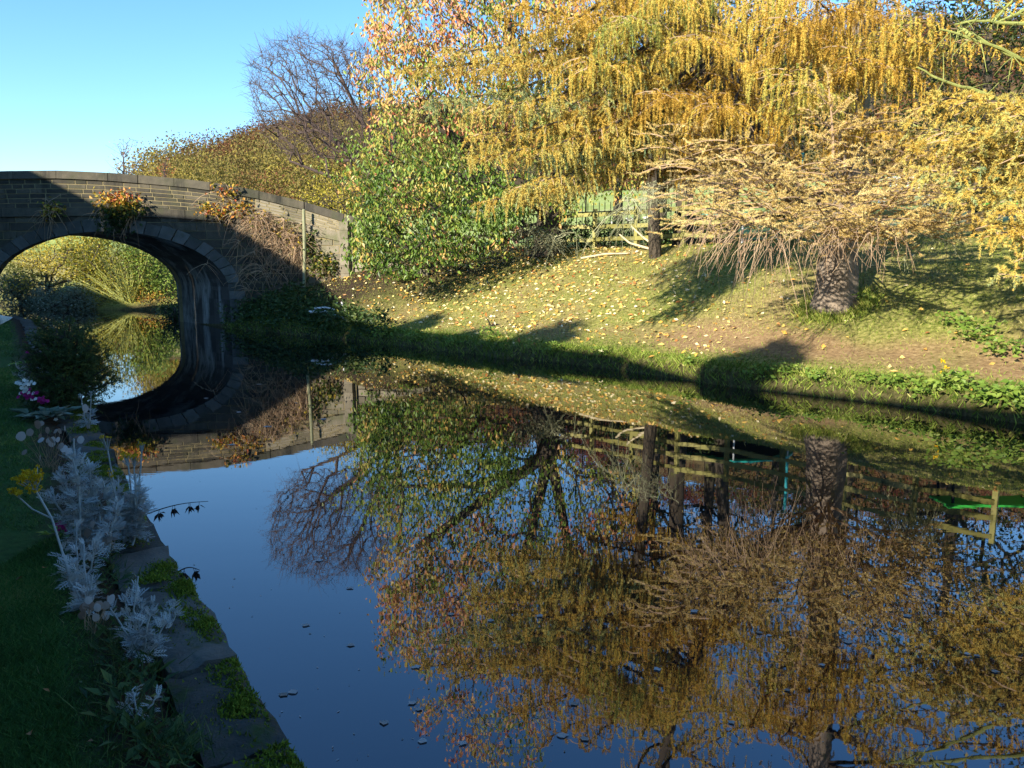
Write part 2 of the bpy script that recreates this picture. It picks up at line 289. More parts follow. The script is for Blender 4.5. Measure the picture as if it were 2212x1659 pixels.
g = G(); quadstrip(g, A, B); tag(g.build('path', M['asphalt'], smooth=True), kind='structure')
# ------------------------------------------------------------------ unseen houses behind the camera, rooflines shaped to cast the canal shadow
def UV(v, u, z): return (v * math.cos(SUN_AZ) + u * math.sin(SUN_AZ), -v * math.sin(SUN_AZ) + u * math.cos(SUN_AZ), z)
tanE = math.tan(SUN_EL)
def house(name, label, prof, u0=-9., u1=-3., chim=()):
    prof = [(v, w - tanE * u1) for v, w in prof]; vm = sum(v for v, _ in prof) / len(prof)
    t = thing(name, label, 'house', UV(vm, (u0 + u1) / 2, 0.3))
    g = G(); n = len(prof); P = [UV(v, u, z) for u in (u0, u1) for v, z in ([(prof[0][0], 0.)] + prof + [(prof[-1][0], 0.)])]; k = n + 2
    for a in (0, 1): 
        idx = list(range(a * k, a * k + k)); g.add(P, [idx])
    g.add(P, [[0, 1, 1 + k, k], [n, n + 1, n + 1 + k, n + k]]); g.build('wall', M['stone_pale'], t)
    g = G()
    for (v0, z0), (v1, z1) in zip(prof[:-1], prof[1:]):
        q = [UV(v0, u0 - .2, z0), UV(v1, u0 - .2, z1), UV(v1, u1, z1), UV(v0, u1, z0)]; q2 = [(x, y, z + .02) for x, y, z in q]; q1 = [(x, y, z - .1) for x, y, z in q]
        g.add(q1 + q2, [[0, 1, 2, 3], [4, 5, 6, 7], [0, 1, 5, 4], [2, 3, 7, 6], [1, 2, 6, 5], [0, 3, 7, 4]])
    g.build('roof', M['stone_dark'], t)
    for v, w, wd in chim:
        g = G(); z = w - tanE * (u1 - .5); c = UV(v, u1 - .5, z - 1); box(g, c, (wd, .6, 2), rz=-SUN_AZ); g.build('chimney', M['stone_dark'], t)
    g = G()
    for v in np.arange(prof[0][0] + 1.5, prof[-1][0] - 1, 2.6): box(g, UV(v, u1 + .02, 1.7), (1.0, .06, 1.3), rz=-SUN_AZ)
    g.build('windows', M['net'], t)
house('tall_shade_house', 'unseen tall house added to shade the towpath, next to the bridge', [(-46, 8.2), (-41, 7.8), (-37.2, 7.0), (-31, 10.0), (-26.7, 8.45)])
house('gabled_shade_house', 'unseen house, wide gable shaped to cast the sloping shadow edge', [(-26.68, 8.4), (-23.7, 9.05), (-17.5, 6.15)])
house('long_shade_house', 'unseen long low house added to shade the canal', [(-17.48, 6.1), (-14, 5.9), (-11.4, 5.72), (-8, 5.5)])
house('low_shade_cottage', 'unseen low cottage added to shade the near bank lawn', [(-7.98, 5.42), (-6, 4.97), (-2.2, 4.86), (.5, 4.76), (5.5, 4.5)])
# ------------------------------------------------------------------ bridge
BX, HS, SPR, RISE = -13.0, 3.85, 1.2, 1.9; FY = 26.0; E2 = np.array([-.68, .735, 0.]); BL = 4.6
bridge = thing('stone_bridge', 'humpbacked sooty stone canal bridge with one round arch', 'bridge', (BX, FY, 0))
ptop = lambda x: np.interp(x, [-22, -18, -16.25, -14.5, -13, -11.56, -10.2, -9.22, -8, -6.6, -5.15, -2.5], [4.55, 4.9, 4.98, 5.0, 4.94, 4.83, 4.71, 4.58, 4.35, 4.02, 3.58, 2.85])
stp = lambda x: np.interp(x, [-22, -16.4, -13.5, -11, -9, -6.6, -5.15, -2.5], [3.5, 3.82, 3.86, 3.8, 3.66, 3.3, 2.98, 2.3])
WBX, WD = -6.62, np.array([.925, -.38])
def face(x, z, out=0):
    x = np.asarray(x, float); z = np.asarray(z, float); w = np.maximum(x - WBX, 0)
    return np.stack([np.minimum(x, WBX) + w * 1.0, FY - w * .41 - out, z], -1)
def arch_x(z, off=0): # half width of intrados+off at height z
    a, bb = HS + off, RISE + off; s = np.clip((np.asarray(z, float) - SPR) / bb, 0, 1); return a * np.sqrt(1 - s * s)
def arch_z(x, off=0):
    a, bb = HS + off, RISE + off; s = np.clip(np.abs(np.asarray(x, float) - BX) / a, 0, 1); return np.where(s < 1, SPR + bb * np.sqrt(1 - s * s), -1)
RB = rng(7); blk = {}
def blocks(g, quads, depth, tints):
    q = np.asarray(quads, float)
    if len(q) == 0: return
    d = np.broadcast_to(np.asarray(depth, float), (len(q), 3))[:, None]
    V = np.concatenate([q, q + d], 1).reshape(-1, 3); f = np.array([[0, 1, 2, 3], [0, 4, 5, 1], [1, 5, 6, 2], [2, 6, 7, 3], [3, 7, 4, 0]])
    g.add(V, (f[None] + (np.arange(len(q)) * 8)[:, None, None]).reshape(-1, 4), np.repeat(tints, 5))
def course(g, x0, x1, zlo, zhi, lmin, lmax, out, gap=.02, gapz=.013, clip=None):
    x = x0 - RB.uniform(0, lmax * .6); Q, T = [], []
    while x < x1:
        l = RB.uniform(lmin, lmax); a, b_ = max(x, x0), min(x + l, x1); x += l
        if b_ - a < .08: continue
        al, ah, bl, bh = a, a, b_, b_
        o = out + .005 + abs(RB.normal()) * .008
        if clip:
            zl, zh = zlo(a), zhi(a); wl, wh = clip(zl), clip(zh)
            if b_ <= BX:
                bl, bh = min(b_, BX - wl), min(b_, BX - wh)
            elif a >= BX: al, ah = max(a, BX + wl), max(a, BX + wh)
            else:
                if wh > .02:
                    continue
            if bh - ah < .06: continue
            al, bl = min(al, bl - .001), max(bl, al)
        Q.append([face(al + gap, zlo(al) + gapz, o), face(bl - gap, zlo(bl) + gapz, o), face(bh - gap, zhi(bh) - gapz, o), face(ah + gap, zhi(ah) - gapz, o)]); T.append(RB.uniform(.05, .95))
    blocks(g, Q, (0, .06, 0), T)
CO = .26
g = G(); gp = G()
for k in range(6):
    lo = lambda x, k=k: stp(x) + (ptop(x) - CO - stp(x)) * k / 6; hi = lambda x, k=k: stp(x) + (ptop(x) - CO - stp(x)) * (k + 1) / 6
    course(g, -21.5, -8.2, lo, hi, .3, .75, .0); course(gp, -8.19, WBX - .02, lo, hi, .3, .7, .0); course(gp, WBX + .02, -5.32, lo, hi, .22, .5, .0)
g.build('parapet', M['stone_dark'], bridge); gp.build('weathered_parapet', M['stone_pale'], bridge)
SB = lambda x: stp(x) - .27
g = G(); zs = np.arange(-.4, 4.0, .27)
for k in range(len(zs) - 1):
    z0, z1 = zs[k], zs[k + 1]
    course(g, -21.5, WBX, lambda x: np.minimum(z0, SB(x)), lambda x: np.minimum(z1, SB(x)), .4, .95, .0, .012, .011, lambda z: float(arch_x(z, .36)) if z < SPR + RISE + .36 else 0)
g.build('spandrel', M['stone_dark'], bridge)
g = G()
for k in range(9):
    z0, z1 = 1.2 + k * .24, 1.2 + (k + 1) * .24
    course(g, WBX + .02, -5.32, lambda x: np.minimum(z0, SB(x)), lambda x: np.minimum(z1, SB(x)), .3, .7, .0)
    course(g, -5.0, -2.5, lambda x: np.minimum(z0, stp(x) - .5), lambda x: np.minimum(z1, stp(x) - .5), .3, .7, -.1)
g.build('wing_wall', M['stone_pale'], bridge)
def band(name, x0, x1, lo, hi, out, depth, lmin, lmax, mt, top=0):
    g = G(); x = x0
    while x < x1:
        l = RB.uniform(lmin, lmax); b_ = min(x + l, x1)
        if x1 - b_ < lmin * .5: b_ = x1
        n = 3; xx = np.linspace(x + .008, b_ - .008, n); o = out + RB.normal() * .008; t = RB.uniform(.2, .9)
        fr0, fr1 = face(xx, lo(xx), o), face(xx, hi(xx) + RB.normal() * .006, o - top); bk0, bk1 = fr0 + [0, depth, 0], fr1 + [0, depth - top, 0]
        for A_, B_ in ((fr0, fr1), (fr1, bk1), (bk1, bk0), (bk0, fr0)): quadstrip(g, A_, B_, t)
        for e in (0, -1): g.add([fr0[e], fr1[e], bk1[e], bk0[e]], [[0, 1, 2, 3]], t)
        x = b_
    return g.build(name, mt, bridge)
band('string_course', -21.5, -8.3, SB, stp, .07, .15, 1.0, 1.7, M['stone_dark']); band('string_course', WBX + .03, -5.35, SB, stp, .06, .15, .8, 1.3, M['stone_pale'])
band('coping', -21.5, WBX - .01, lambda x: ptop(x) - CO + .01, ptop, .07, .55, .9, 1.7, M['stone_dark'], .03)
band('coping', WBX + .01, -4.8, lambda x: ptop(x) - CO + .01, ptop, .07, .55, .9, 1.5, M['stone_dark'], .03)
# mortar core (front and back slab), road deck
g = G(); X = np.unique(np.concatenate([np.linspace(-21.5, -5.0, 140), BX + (HS + .2) * np.cos(np.linspace(0, math.pi, 60))]))
bot = np.maximum(arch_z(X, .2), -.8); bot = np.where(np.abs(X - BX) < HS + .2, bot, -.8); top = ptop(X) - CO + .03
f0, f1 = face(X, bot, -.004), face(X, top, -.004); bb0, bb1 = f0 + [0, .4, 0], f1 + [0, .4, 0]
quadstrip(g, f0, f1); quadstrip(g, bb0, bb1)
sh = E2 * BL
quadstrip(g, f0 + sh - [0, .35, 0], f1 + sh - [0, .35, 0]); quadstrip(g, f0 + sh, f1 + sh); quadstrip(g, f1 + sh, f1 + sh - [0, .35, 0])
dk = face(X, stp(X), -.3); quadstrip(g, dk, dk + sh)
g.build('mortar_core', M['mortar'], bridge)
# barrel
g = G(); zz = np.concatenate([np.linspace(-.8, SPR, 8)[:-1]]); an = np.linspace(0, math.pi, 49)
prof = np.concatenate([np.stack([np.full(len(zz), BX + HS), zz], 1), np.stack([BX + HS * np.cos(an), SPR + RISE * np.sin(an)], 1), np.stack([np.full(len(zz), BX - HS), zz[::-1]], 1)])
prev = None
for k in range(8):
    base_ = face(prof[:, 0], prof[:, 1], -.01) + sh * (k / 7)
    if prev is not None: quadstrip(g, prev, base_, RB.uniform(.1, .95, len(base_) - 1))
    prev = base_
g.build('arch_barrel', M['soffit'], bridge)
# voussoirs and pier quoins
g = G(); na = 25; an = np.linspace(0, math.pi, na + 1)
for k in range(na):
    a0, a1 = an[k] + .004, an[k + 1] - .004; o = .035 + RB.normal() * .008; th = .4 + RB.normal() * .012
    pt = lambda a, off: (BX + (HS + off) * math.cos(a), SPR + (RISE + off) * math.sin(a))
    q = [pt(a0, 0), pt(a0, th), pt(a1, th), pt(a1, 0)]; blocks(g, [[face(x, z, o) for x, z in q]], (0, .3, 0), [RB.uniform(.25, 1)])
for sgn in (1, -1):
    for k in range(6):
        w = .5 if k % 2 else .36; z0, z1 = -.4 + k * .267, -.4 + (k + 1) * .267
        xx = sorted((BX + sgn * HS, BX + sgn * (HS + w))); o = .035
        blocks(g, [[face(xx[0], z0 + .006, o), face(xx[1], z0 + .006, o), face(xx[1], z1 - .006, o), face(xx[0], z1 - .006, o)]], (0, .3, 0), [RB.uniform(.4, 1)])
g.build('arch_ring', M['ring'], bridge)
# end pilaster and buttress of the wing wall
g = G(); p = face(-5.18, 0, .05)
for k in range(8): box(g, (p[0], p[1] + .12, 1.35 + k * .27), (.3 + .02 * (k % 2), .4, .262), RB.uniform(.3, .9), rz=-.39)
g.build('pilaster', M['stone_pale'], bridge)
# mossy post before the wing wall
g = G(); pb = PD(657, 606, 25.62); pt_ = PD(656, 452, 25.62); pb[2] -= .2; loft(g, [pb, (pb + pt_) / 2 + [.02, 0, 0], pt_], [.055, .05, .045], 10, .08, 3)
tag(g.build('post', M['lichen_twig'], origin=pb), 'slim mossy post standing upright against the bridge wing wall', 'post')
# ------------------------------------------------------------------ near canal edge stones
RC = rng(21); wall = thing('canal_edge_wall', 'dark mossy stone edging of the near bank beside still water', 'wall', (-1.2, 3.2, 0)); wall['kind'] = 'thing'
seg = np.diff(NEAR, axis=0); sl_ = np.hypot(seg[:, 0], seg[:, 1]); cum = np.concatenate([[0], np.cumsum(sl_)])
def near_at(s): return np.array([np.interp(s, cum, NEAR[:, 0]), np.interp(s, cum, NEAR[:, 1])])
s = cum[2] - 1.5; stones = []
while s < cum[7] + 2:
    l = RC.uniform(.5, 1.0); a, b_ = near_at(s), near_at(s + l); d = (b_ - a) / np.linalg.norm(b_ - a); s += l
    nv = np.array([-d[1], d[0]]); nv = -nv if nv[0] > 0 else nv
    w = RC.uniform(.27, .35); c0 = (a + b_) / 2 + nv * (w / 2 + RC.normal() * .009); zt = .3 + RC.normal() * .006
    bm_ = G(); nx_, ny_ = 9, 6; U, Vv = np.meshgrid(np.linspace(-1, 1, nx_), np.linspace(-1, 1, ny_)); edge = np.maximum(np.abs(U), np.abs(Vv)) ** 6
    zz_ = zt - edge * .02 + RC.normal(size=U.shape) * .008 + RC.normal() * .006 * U
    PX = c0[0] + d[0] * U * (l / 2 - .012) + nv[0] * Vv * w / 2; PY = c0[1] + d[1] * U * (l / 2 - .012) + nv[1] * Vv * w / 2
    j = RC.normal(size=U.shape) * .008; PX = PX + j * nv[0]; PY = PY + j * nv[1]
    V = np.stack([PX, PY, zz_], -1); i = (np.arange(ny_ - 1)[:, None] * nx_ + np.arange(nx_ - 1)[None]).ravel()
    tt = RC.uniform(.1, .9); bm_.add(V.reshape(-1, 3), np.stack([i, i + 1, i + nx_ + 1, i + nx_], 1), tt)
    per = np.concatenate([V[0], V[1:, -1], V[-1, ::-1][1:], V[::-1, 0][1:]]); low = per.copy(); low[:, 2] = -.25; mid = per * 1; mid[:, 2] = zt - .13; mid[:, :2] += (RC.normal(size=(len(per), 2)) * .008)
    quadstrip(bm_, per, mid, tt); quadstrip(bm_, mid, low, tt)
    st = bm_.build('edge_stone', M['coping'], wall, smooth=True); stones.append((c0, d, nv, l, w, zt, st))
g0 = G(); a_ = NEAR[1:9]; nvv = np.array([-.84, -.54]); quadstrip(g0, np.array([[*(p + nvv * .08), -.9] for p in a_]), np.array([[*(p + nvv * .08), .12] for p in a_])); g0.build('wall_face', M['coping'], wall)
for k, (c0, d, nv, l, w, zt, st) in enumerate(stones):
    if np.hypot(*c0) > 14: continue
    g = G()
    for q in range(RC.integers(2, 6)):
        cu, cv = RC.uniform(-.45, .45), RC.uniform(-.5, .15); n = 700 if c0[1] < 6 else 300
        rr = np.abs(RC.normal(size=n)) ** .7 * RC.uniform(.05, .11); th_ = RC.uniform(0, 6.28, n); lu = cu * l + rr * np.cos(th_) * 1.5; lv = cv * w + rr * np.sin(th_)
        ok = (np.abs(lu) < l / 2 - .02) & (np.abs(lv) < w / 2 - .01); lu, lv = lu[ok], lv[ok]; n = len(lu)
        P = np.stack([c0[0] + d[0] * lu + nv[0] * lv, c0[1] + d[1] * lu + nv[1] * lv, np.full(n, zt - .004) + .018 * np.exp(-(rr[ok] / .06) ** 2)], 1)
        blades(g, P, runit(RC, n) * .8 + [0, 0, .7], RC.uniform(.012, .026, n), .009, np.clip(RC.normal(.5, .25, n), 0, 1), RC)
    g.build('moss', M['moss'], st)
# ------------------------------------------------------------------ tree machinery
def skeleton(paths, rads, attrs, r, seg=.35, bend=.12, rt=.006, upw=0., rmax=None, sag=0., bf=.3):
    """limbs grown to the given tips: nodes, parents, radii"""
    N, Pa, fix = [], [], []
    for path_, rd in zip(paths, rads):
        path_ = np.asarray(path_, float); m = max(2, int(np.linalg.norm(np.diff(path_, axis=0), axis=1).sum() / seg)); k = np.linspace(0, 1, len(path_)); s_ = np.linspace(0, 1, m)
        pts = np.stack([np.interp(s_, k, path_[:, i]) for i in range(3)], 1); rr = np.interp(s_, np.linspace(0, 1, len(rd)), rd)
        par = -1 if not N else int(np.argmin(((np.array(N) - pts[0]) ** 2).sum(1)))
        for p, q in zip(pts, rr): N.append(p); Pa.append(par); fix.append(q); par = len(N) - 1
    n0 = len(N); cap = n0 + sum(int(3 + 40) for _ in attrs); arr = np.zeros((cap, 3)); arr[:n0] = N; cnt = n0
    base_ = arr[0]; order = np.argsort(((attrs - base_) ** 2).sum(1)); tips = []; PL = np.zeros(cap)
    for k in range(1, n0): PL[k] = PL[Pa[k]] + np.linalg.norm(arr[k] - arr[Pa[k]])
    for ai in order:
        a = attrs[ai]; d = arr[:cnt] - a; dist = np.sqrt((d ** 2).sum(1)) + upw * np.maximum(0, d[:, 2]) + bf * PL[:cnt]; j = int(np.argmin(dist[1:])) + 1 if cnt > 1 else 0
        p = arr[j]; L = np.linalg.norm(a - p); m = min(40, max(1, int(L / seg))); off = r.normal(size=3) * bend * L; par = j
        for q in range(1, m + 1):
            s_ = q / m; arr[cnt] = p + (a - p) * s_ + off * math.sin(math.pi * s_) + np.array([0, 0, sag * L * math.sin(math.pi * s_)]) + (r.normal(size=3) * .03 * seg if q < m else 0); Pa.append(par); fix.append(0); PL[cnt] = PL[par] + np.linalg.norm(arr[cnt] - arr[par]); par = cnt; cnt += 1
        tips.append(cnt - 1)
    Pa = np.array(Pa); c = np.zeros(cnt); c[tips] += 1
    for k in range(cnt - 1, 0, -1): c[Pa[k]] += c[k]
    R = rt * np.maximum(c, 1) ** .48
    if rmax: R = np.minimum(R, rmax)
    R = np.maximum(R, np.array(fix)); return arr[:cnt], Pa, R
def limbs(g, sk, t=.5, skip=0):
    P, Pa, R = sk; k = np.arange(1, len(P)); k = k[Pa[k] >= 0]; r1 = R[k]; r0 = np.minimum(R[Pa[k]], r1 * 1.7)
    for lo, hi, sd in ((0, .012, 3), (.012, .04, 5), (.04, 9, 10)):
        m_ = (r1 >= lo) & (r1 < hi); tubes(g, P[Pa[k[m_]]], P[k[m_]], r0[m_], r1[m_], sd, t)
def ell(r, n, c, s, shell=.35):
    d = runit(r, n); q = r.uniform(shell, 1, n) ** (1 / 2.2); return np.array(c) + d * q[:, None] * np.array(s)
def sprays(g, A, m, spread, L, W, droop, tint, r, tsd=.12, out=None):
    n = len(A) * m; P = np.repeat(A, m, 0) + r.normal(size=(n, 3)) * spread; D = runit(r, n) * [1, 1, .6] + [0, 0, -droop]
    if out is not None: D = D + nrm(P - out) * .6
    t = np.clip(np.repeat(np.broadcast_to(tint, (len(A),)), m) + r.normal(size=n) * tsd, 0, 1)
    kites(g, P, D, runit(r, n) + [-.5, -.6, .4], L * r.uniform(.5, 1.3, n), W * r.uniform(.6, 1.2, n), t)
# ------------------------------------------------------------------ larches
class Larch:
    def __init__(s, seed): s.r = rng(seed); s.wood, s.twigs, s.P, s.D, s.L, s.t, s.lam = G(), G(), [], [], [], [], []
    def bough(s, p0, p1, sag=.4, up=.15, sec=1.1, sl=.45, hang=1., dens=1., tint=.55, r0=.045, every=.16, t0=.22, tk=.7):
        r = s.r; p0, p1 = np.array(p0, float), np.array(p1, float); ax = p1 - p0; L = np.linalg.norm(ax); n = max(6, int(L / .14)); u = np.linspace(0, 1, n)
        side = nrm(np.cross(ax, [0, 0, 1.])); w = r.uniform(-1, 1) * .06 * L
        P = p0 + ax * u[:, None] + side * (w * np.sin(u * math.pi * 1.3))[:, None]; P[:, 2] += -sag * np.sin(math.pi * u) + up * u ** 3 * L * .25 + np.cumsum(r.normal(size=n)) * .012
        poly(s.wood, P, r0, .007, 5); step = max(1, int(every / (L / n)))
        att, dr, sc_ = [], [], []
        for k in range(int(n * t0), n):
            att.append(P[k]); dr.append(nrm(ax)); sc_.append(.8)
        sg = 1
        for k in range(int(n * t0), n, step):
            sg = -sg; l = sec * (1.05 - tk * u[k]) * r.uniform(.5, 1.1); tang = nrm(P[min(k + 1, n - 1)] - P[k - 1])
            d = nrm(tang * r.uniform(.5, .9) + sg * side * r.uniform(.6, 1.1) + [0, 0, r.uniform(-.15, .2)]); m = max(3, int(l / .1)); q = np.linspace(0, 1, m)[:, None]
            S = P[k] + d * l * q + [0, 0, -1] * (.3 * l * q ** 2) + r.normal(size=3) * .03 * q; poly(s.twigs, S, .011, .004, 3)
            for z in S[1:]: att.append(z); dr.append(d); sc_.append(1.)
        att, dr, sc_ = np.array(att), np.array(dr), np.array(sc_); rep = max(1, int(round(2.6 * dens))); att = np.repeat(att, rep, 0); dr = np.repeat(dr, rep, 0); sc_ = np.repeat(sc_, rep)
        n = len(att); s.P.append(att + r.normal(size=(n, 3)) * .02); s.D.append(nrm(dr * .5 + runit(r, n) * .9) if hang > 0 else nrm(dr + runit(r, n) * [.75, .75, .4] + [0, 0, .1])); s.L.append(sl * r.uniform(.25, 1.15, n) * sc_)
        s.t.append(np.clip(tint + r.normal() * .08 + r.normal(size=n) * .13, 0, 1)); s.lam.append(np.where(hang > 0, .12 / np.maximum(hang, .05), 9) * np.ones(n))
    def build(s, parent, m, sp=.022, K=6, bl=.04, bw=.010, name='crown', mt_wood=None):
        P, D, L, t, lam = (np.concatenate(v) for v in (s.P, s.D, s.L, s.t, s.lam)); r = s.r
        cnt = np.maximum(1, (L / sp).astype(int)); idx = np.repeat(np.arange(len(P)), cnt); j = np.arange(len(idx)) - np.repeat(np.cumsum(cnt) - cnt, cnt); T = j * sp
        a = lam[idx] * (1 - np.exp(-T / lam[idx])); pos = P[idx] + D[idx] * a[:, None]; pos[:, 2] -= np.maximum(T - a, 0)
        tdir = nrm(D[idx] * np.exp(-T / lam[idx])[:, None] + [0, 0, -1] * (1 - np.exp(-T / lam[idx]))[:, None])
        n = len(pos); g = G(); fr = np.repeat(T / np.maximum(L[idx], .01), K)
        pos = np.repeat(pos, K, 0); tdir = np.repeat(tdir, K, 0); dd = nrm(runit(r, n * K) + tdir * .95)
        blades(g, pos, dd, bl * (1.1 - .4 * fr) * r.uniform(.7, 1.25, n * K), bw, np.clip(np.repeat(t[idx], K) + r.normal(size=n * K) * .06 + fr * .05, 0, 1), r)
        o = g.build(name, m, parent)
        s.wood.build('limbs', mt_wood or M['bark_dark'], parent)
        if s.twigs.V: s.twigs.build('twigs', M['tan_twig'], parent)
        return o
def trunk_thing(name, label, loc, pts, rad, mt, flare=.25, rough=.06, seed=1, cat='tree', group=None):
    t = thing(name, label, cat, loc, group); g = G(); loft(g, pts, rad, 18, rough, seed, flare); g.build('trunk', mt, t, smooth=True); return t
# larch standing on the bank (broad grey trunk)
tb = np.array([5.95, 14.7, 1.0]); ht = float(height(5.95, 14.7)); tb[2] = ht - .15
T1 = trunk_thing('larch_tree', 'golden larch with a broad grey trunk rooted in the grassy bank', tb, [tb + [0, 0, -.5], tb + [-.02, 0, .5], tb + [-.02, 0, 1.7], tb + [.06, .05, 2.6], tb + [.2, .1, 5], tb + [.3, .2, 8], tb + [.3, .3, 12.5]], [.34, .31, .29, .28, .23, .17, .04], M['bark'], .7, .08, 5)
g = G(); fk = PD(1712, 421, 14.75); f2 = PD(1640, 310, 15.1); f3 = PD(1560, 140, 15.6); f4 = PD(1500, -120, 16)
loft(g, [tb + [-.05, .02, 2.0], fk, f2, f3, f4, f4 + [-.5, .4, 2.6]], [.24, .2, .17, .13, .09, .03], 12, .06, 8); g.build('leaning_trunk', M['bark_dark'], T1, smooth=True)
la = Larch(31)
def lead(z): return tb + [.25, .15, z - tb[2]]
def fork(q): return f2 + (f4 - f2) * q
B = la.bough; rr_b = rng(77)
for (tx, ty, D_, st, kw) in [
    (1235, 150, 13.2, fork(.75), dict(sag=.5)), (1120, 40, 13.4, fork(1.0), dict(sag=.5)), (1330, 70, 12.6, fork(.9), dict()), (1400, 215, 12.8, fork(.5), dict(sag=.4)),
    (1500, 110, 12.2, fork(.8), dict()), (1540, 230, 12.4, fork(.35), dict(sag=.3)), (1660, 60, 12.0, lead(6.6), dict()), (1690, 180, 12.0, lead(5.6), dict()), (1780, 20, 11.8, lead(6.9), dict()),
    (1850, 130, 11.9, lead(5.8), dict()), (1950, 60, 11.8, lead(6.3), dict()), (2030, 75, 11.6, lead(6.0), dict(tint=.42, sl=.34)), (1580, 0, 12.2, lead(7.5), dict()), (1420, 0, 12.5, fork(1.05), dict()),
    (1280, -40, 13, f4, dict()), (1180, -60, 14, f4, dict()), (1700, 270, 13, fork(.12), dict(tint=.4)), (1500, 290, 14.2, fork(.1), dict(tint=.35)), (1420, 300, 15, fork(.25), dict(tint=.35)), (1880, 250, 12.8, lead(4.9), dict(tint=.45, dens=.6)),
    (1330, 160, 15.5, fork(.6), dict(tint=.42)), (1600, 170, 14.6, fork(.4), dict(tint=.4)), (1480, 60, 15, fork(.8), dict(tint=.45)), (1700, 90, 14, lead(6.3), dict(tint=.45)), (1290, 365, 15.6, f2 + [-.3, .2, -.35], dict(tint=.25, sag=-.05, up=-.25, sec=.5, sl=.35)), (1360, 330, 15.2, f2 + [-.2, 0, -.1], dict(tint=.3, sec=.6))]:
    B(st, PD(tx, ty, D_), **{**dict(sag=.35, sec=1.3, sl=.52, hang=1.0, dens=.85, tint=.58 + rr_b.normal() * .13, r0=.045, every=.2), **kw})
rr = rng(5)
for z in np.arange(7.2, 12.2, .42):
    for a in rr.uniform(0, 6.28, 3):
        l = (13.2 - z) * .42 + .5; st = lead(z) if rr.random() < .55 else f4 + [-.2, .2, z - 8.4] if z > 8 else lead(z)
        B(st, st + [math.cos(a) * l, math.sin(a) * l, .1], sag=.3, sec=.8, sl=.4, tint=.55, dens=.85, every=.22)
la.build(T1, M['larch'])
# the same larch's dry lower boughs
lt = Larch(32)
low = lambda z: tb + [0, -.1, z - tb[2]]
for (tx, ty, D_, z) in [(1450, 365, 12.2, 2.7), (1462, 480, 11.7, 2.5), (1500, 420, 11.6, 2.6), (1545, 535, 11.4, 2.3), (1590, 400, 12.0, 2.7), (1640, 470, 11.6, 2.6), (1760, 505, 11.0, 2.5), (1830, 490, 11.0, 2.5),
        (1895, 525, 11.0, 2.4), (1960, 470, 11.0, 2.6), (2010, 430, 11.3, 2.7), (1900, 415, 11.6, 2.8), (1960, 350, 11.9, 3.0), (1690, 350, 12.3, 3.0), (1560, 350, 12.6, 2.9), (2070, 380, 11.8, 2.9), (1880, 300, 12.0, 3.4), (2000, 320, 12.2, 3.2), (2120, 340, 12.2, 3.1), (2090, 460, 12.2, 2.7), (2190, 410, 12.6, 2.9), (2150, 500, 11.9, 2.5), (2040, 515, 11.6, 2.5), (1790, 400, 11.6, 2.8), (1500, 330, 13, 2.9), (2190, 350, 12.8, 3.1)]:
    lt.bough(low(z), PD(tx, ty, D_), sag=-.05, sec=1.0, sl=.3, hang=0, dens=.5, tint=.62 + rr_b.normal() * .12, r0=.022, every=.17, up=.4, tk=.25, t0=.45)
# the upright dead top shoot in front
sp0 = PD(1800, 345, 11.8); sp1 = PD(1790, 150, 11.8); lt.bough(sp0, sp1, sag=0, sec=.4, sl=.13, hang=0, dens=.8, tint=.55, r0=.02, t0=.05, every=.1)
for (ax_, ay_) in ((1752, 185), (1745, 250), (1835, 215), (1850, 255), (1755, 290), (1880, 262)): lt.bough(sp0 + (sp1 - sp0) * (345 - ay_) / 260, PD(ax_, ay_, 11.7), sag=.02, sec=.22, sl=.12, hang=0, dens=.8, tint=.55, r0=.012, t0=.1, every=.1)
lt.build(T1, M['larch_tan'], sp=.016, K=7, bl=.036, bw=.009, name='dry_foliage', mt_wood=M['tan_twig'])
# bare drooping twigs under the dry boughs
g = G(); r = rng(41)
for k in range(230):
    x = r.uniform(1500, 1740) if r.random() < .55 else r.uniform(1740, 1960); y = np.interp(x, [1470, 1560, 1700, 1960], [470, 500, 520, 500]) + r.uniform(-30, 20); p = PD(x, y, r.uniform(11, 12.2)); l = r.uniform(.12, .5) ** 1.2 * (2.0 if x < 1740 else 1.2); q = np.linspace(0, 1, 6)[:, None]
    d = np.array([r.normal() * .35 - (.35 if x < 1640 else 0), r.normal() * .25, -.3 - r.random() * .5]); d = d / np.linalg.norm(d)
    P = p + d * l * q + [0, 0, -1] * (l * .35 * q ** 2) + np.cumsum(r.normal(size=(6, 3)) * .012, 0); poly(g, P, .005, .0022, 3, r.random())
g.build('bare_twigs', M['tan_twig'], T1)
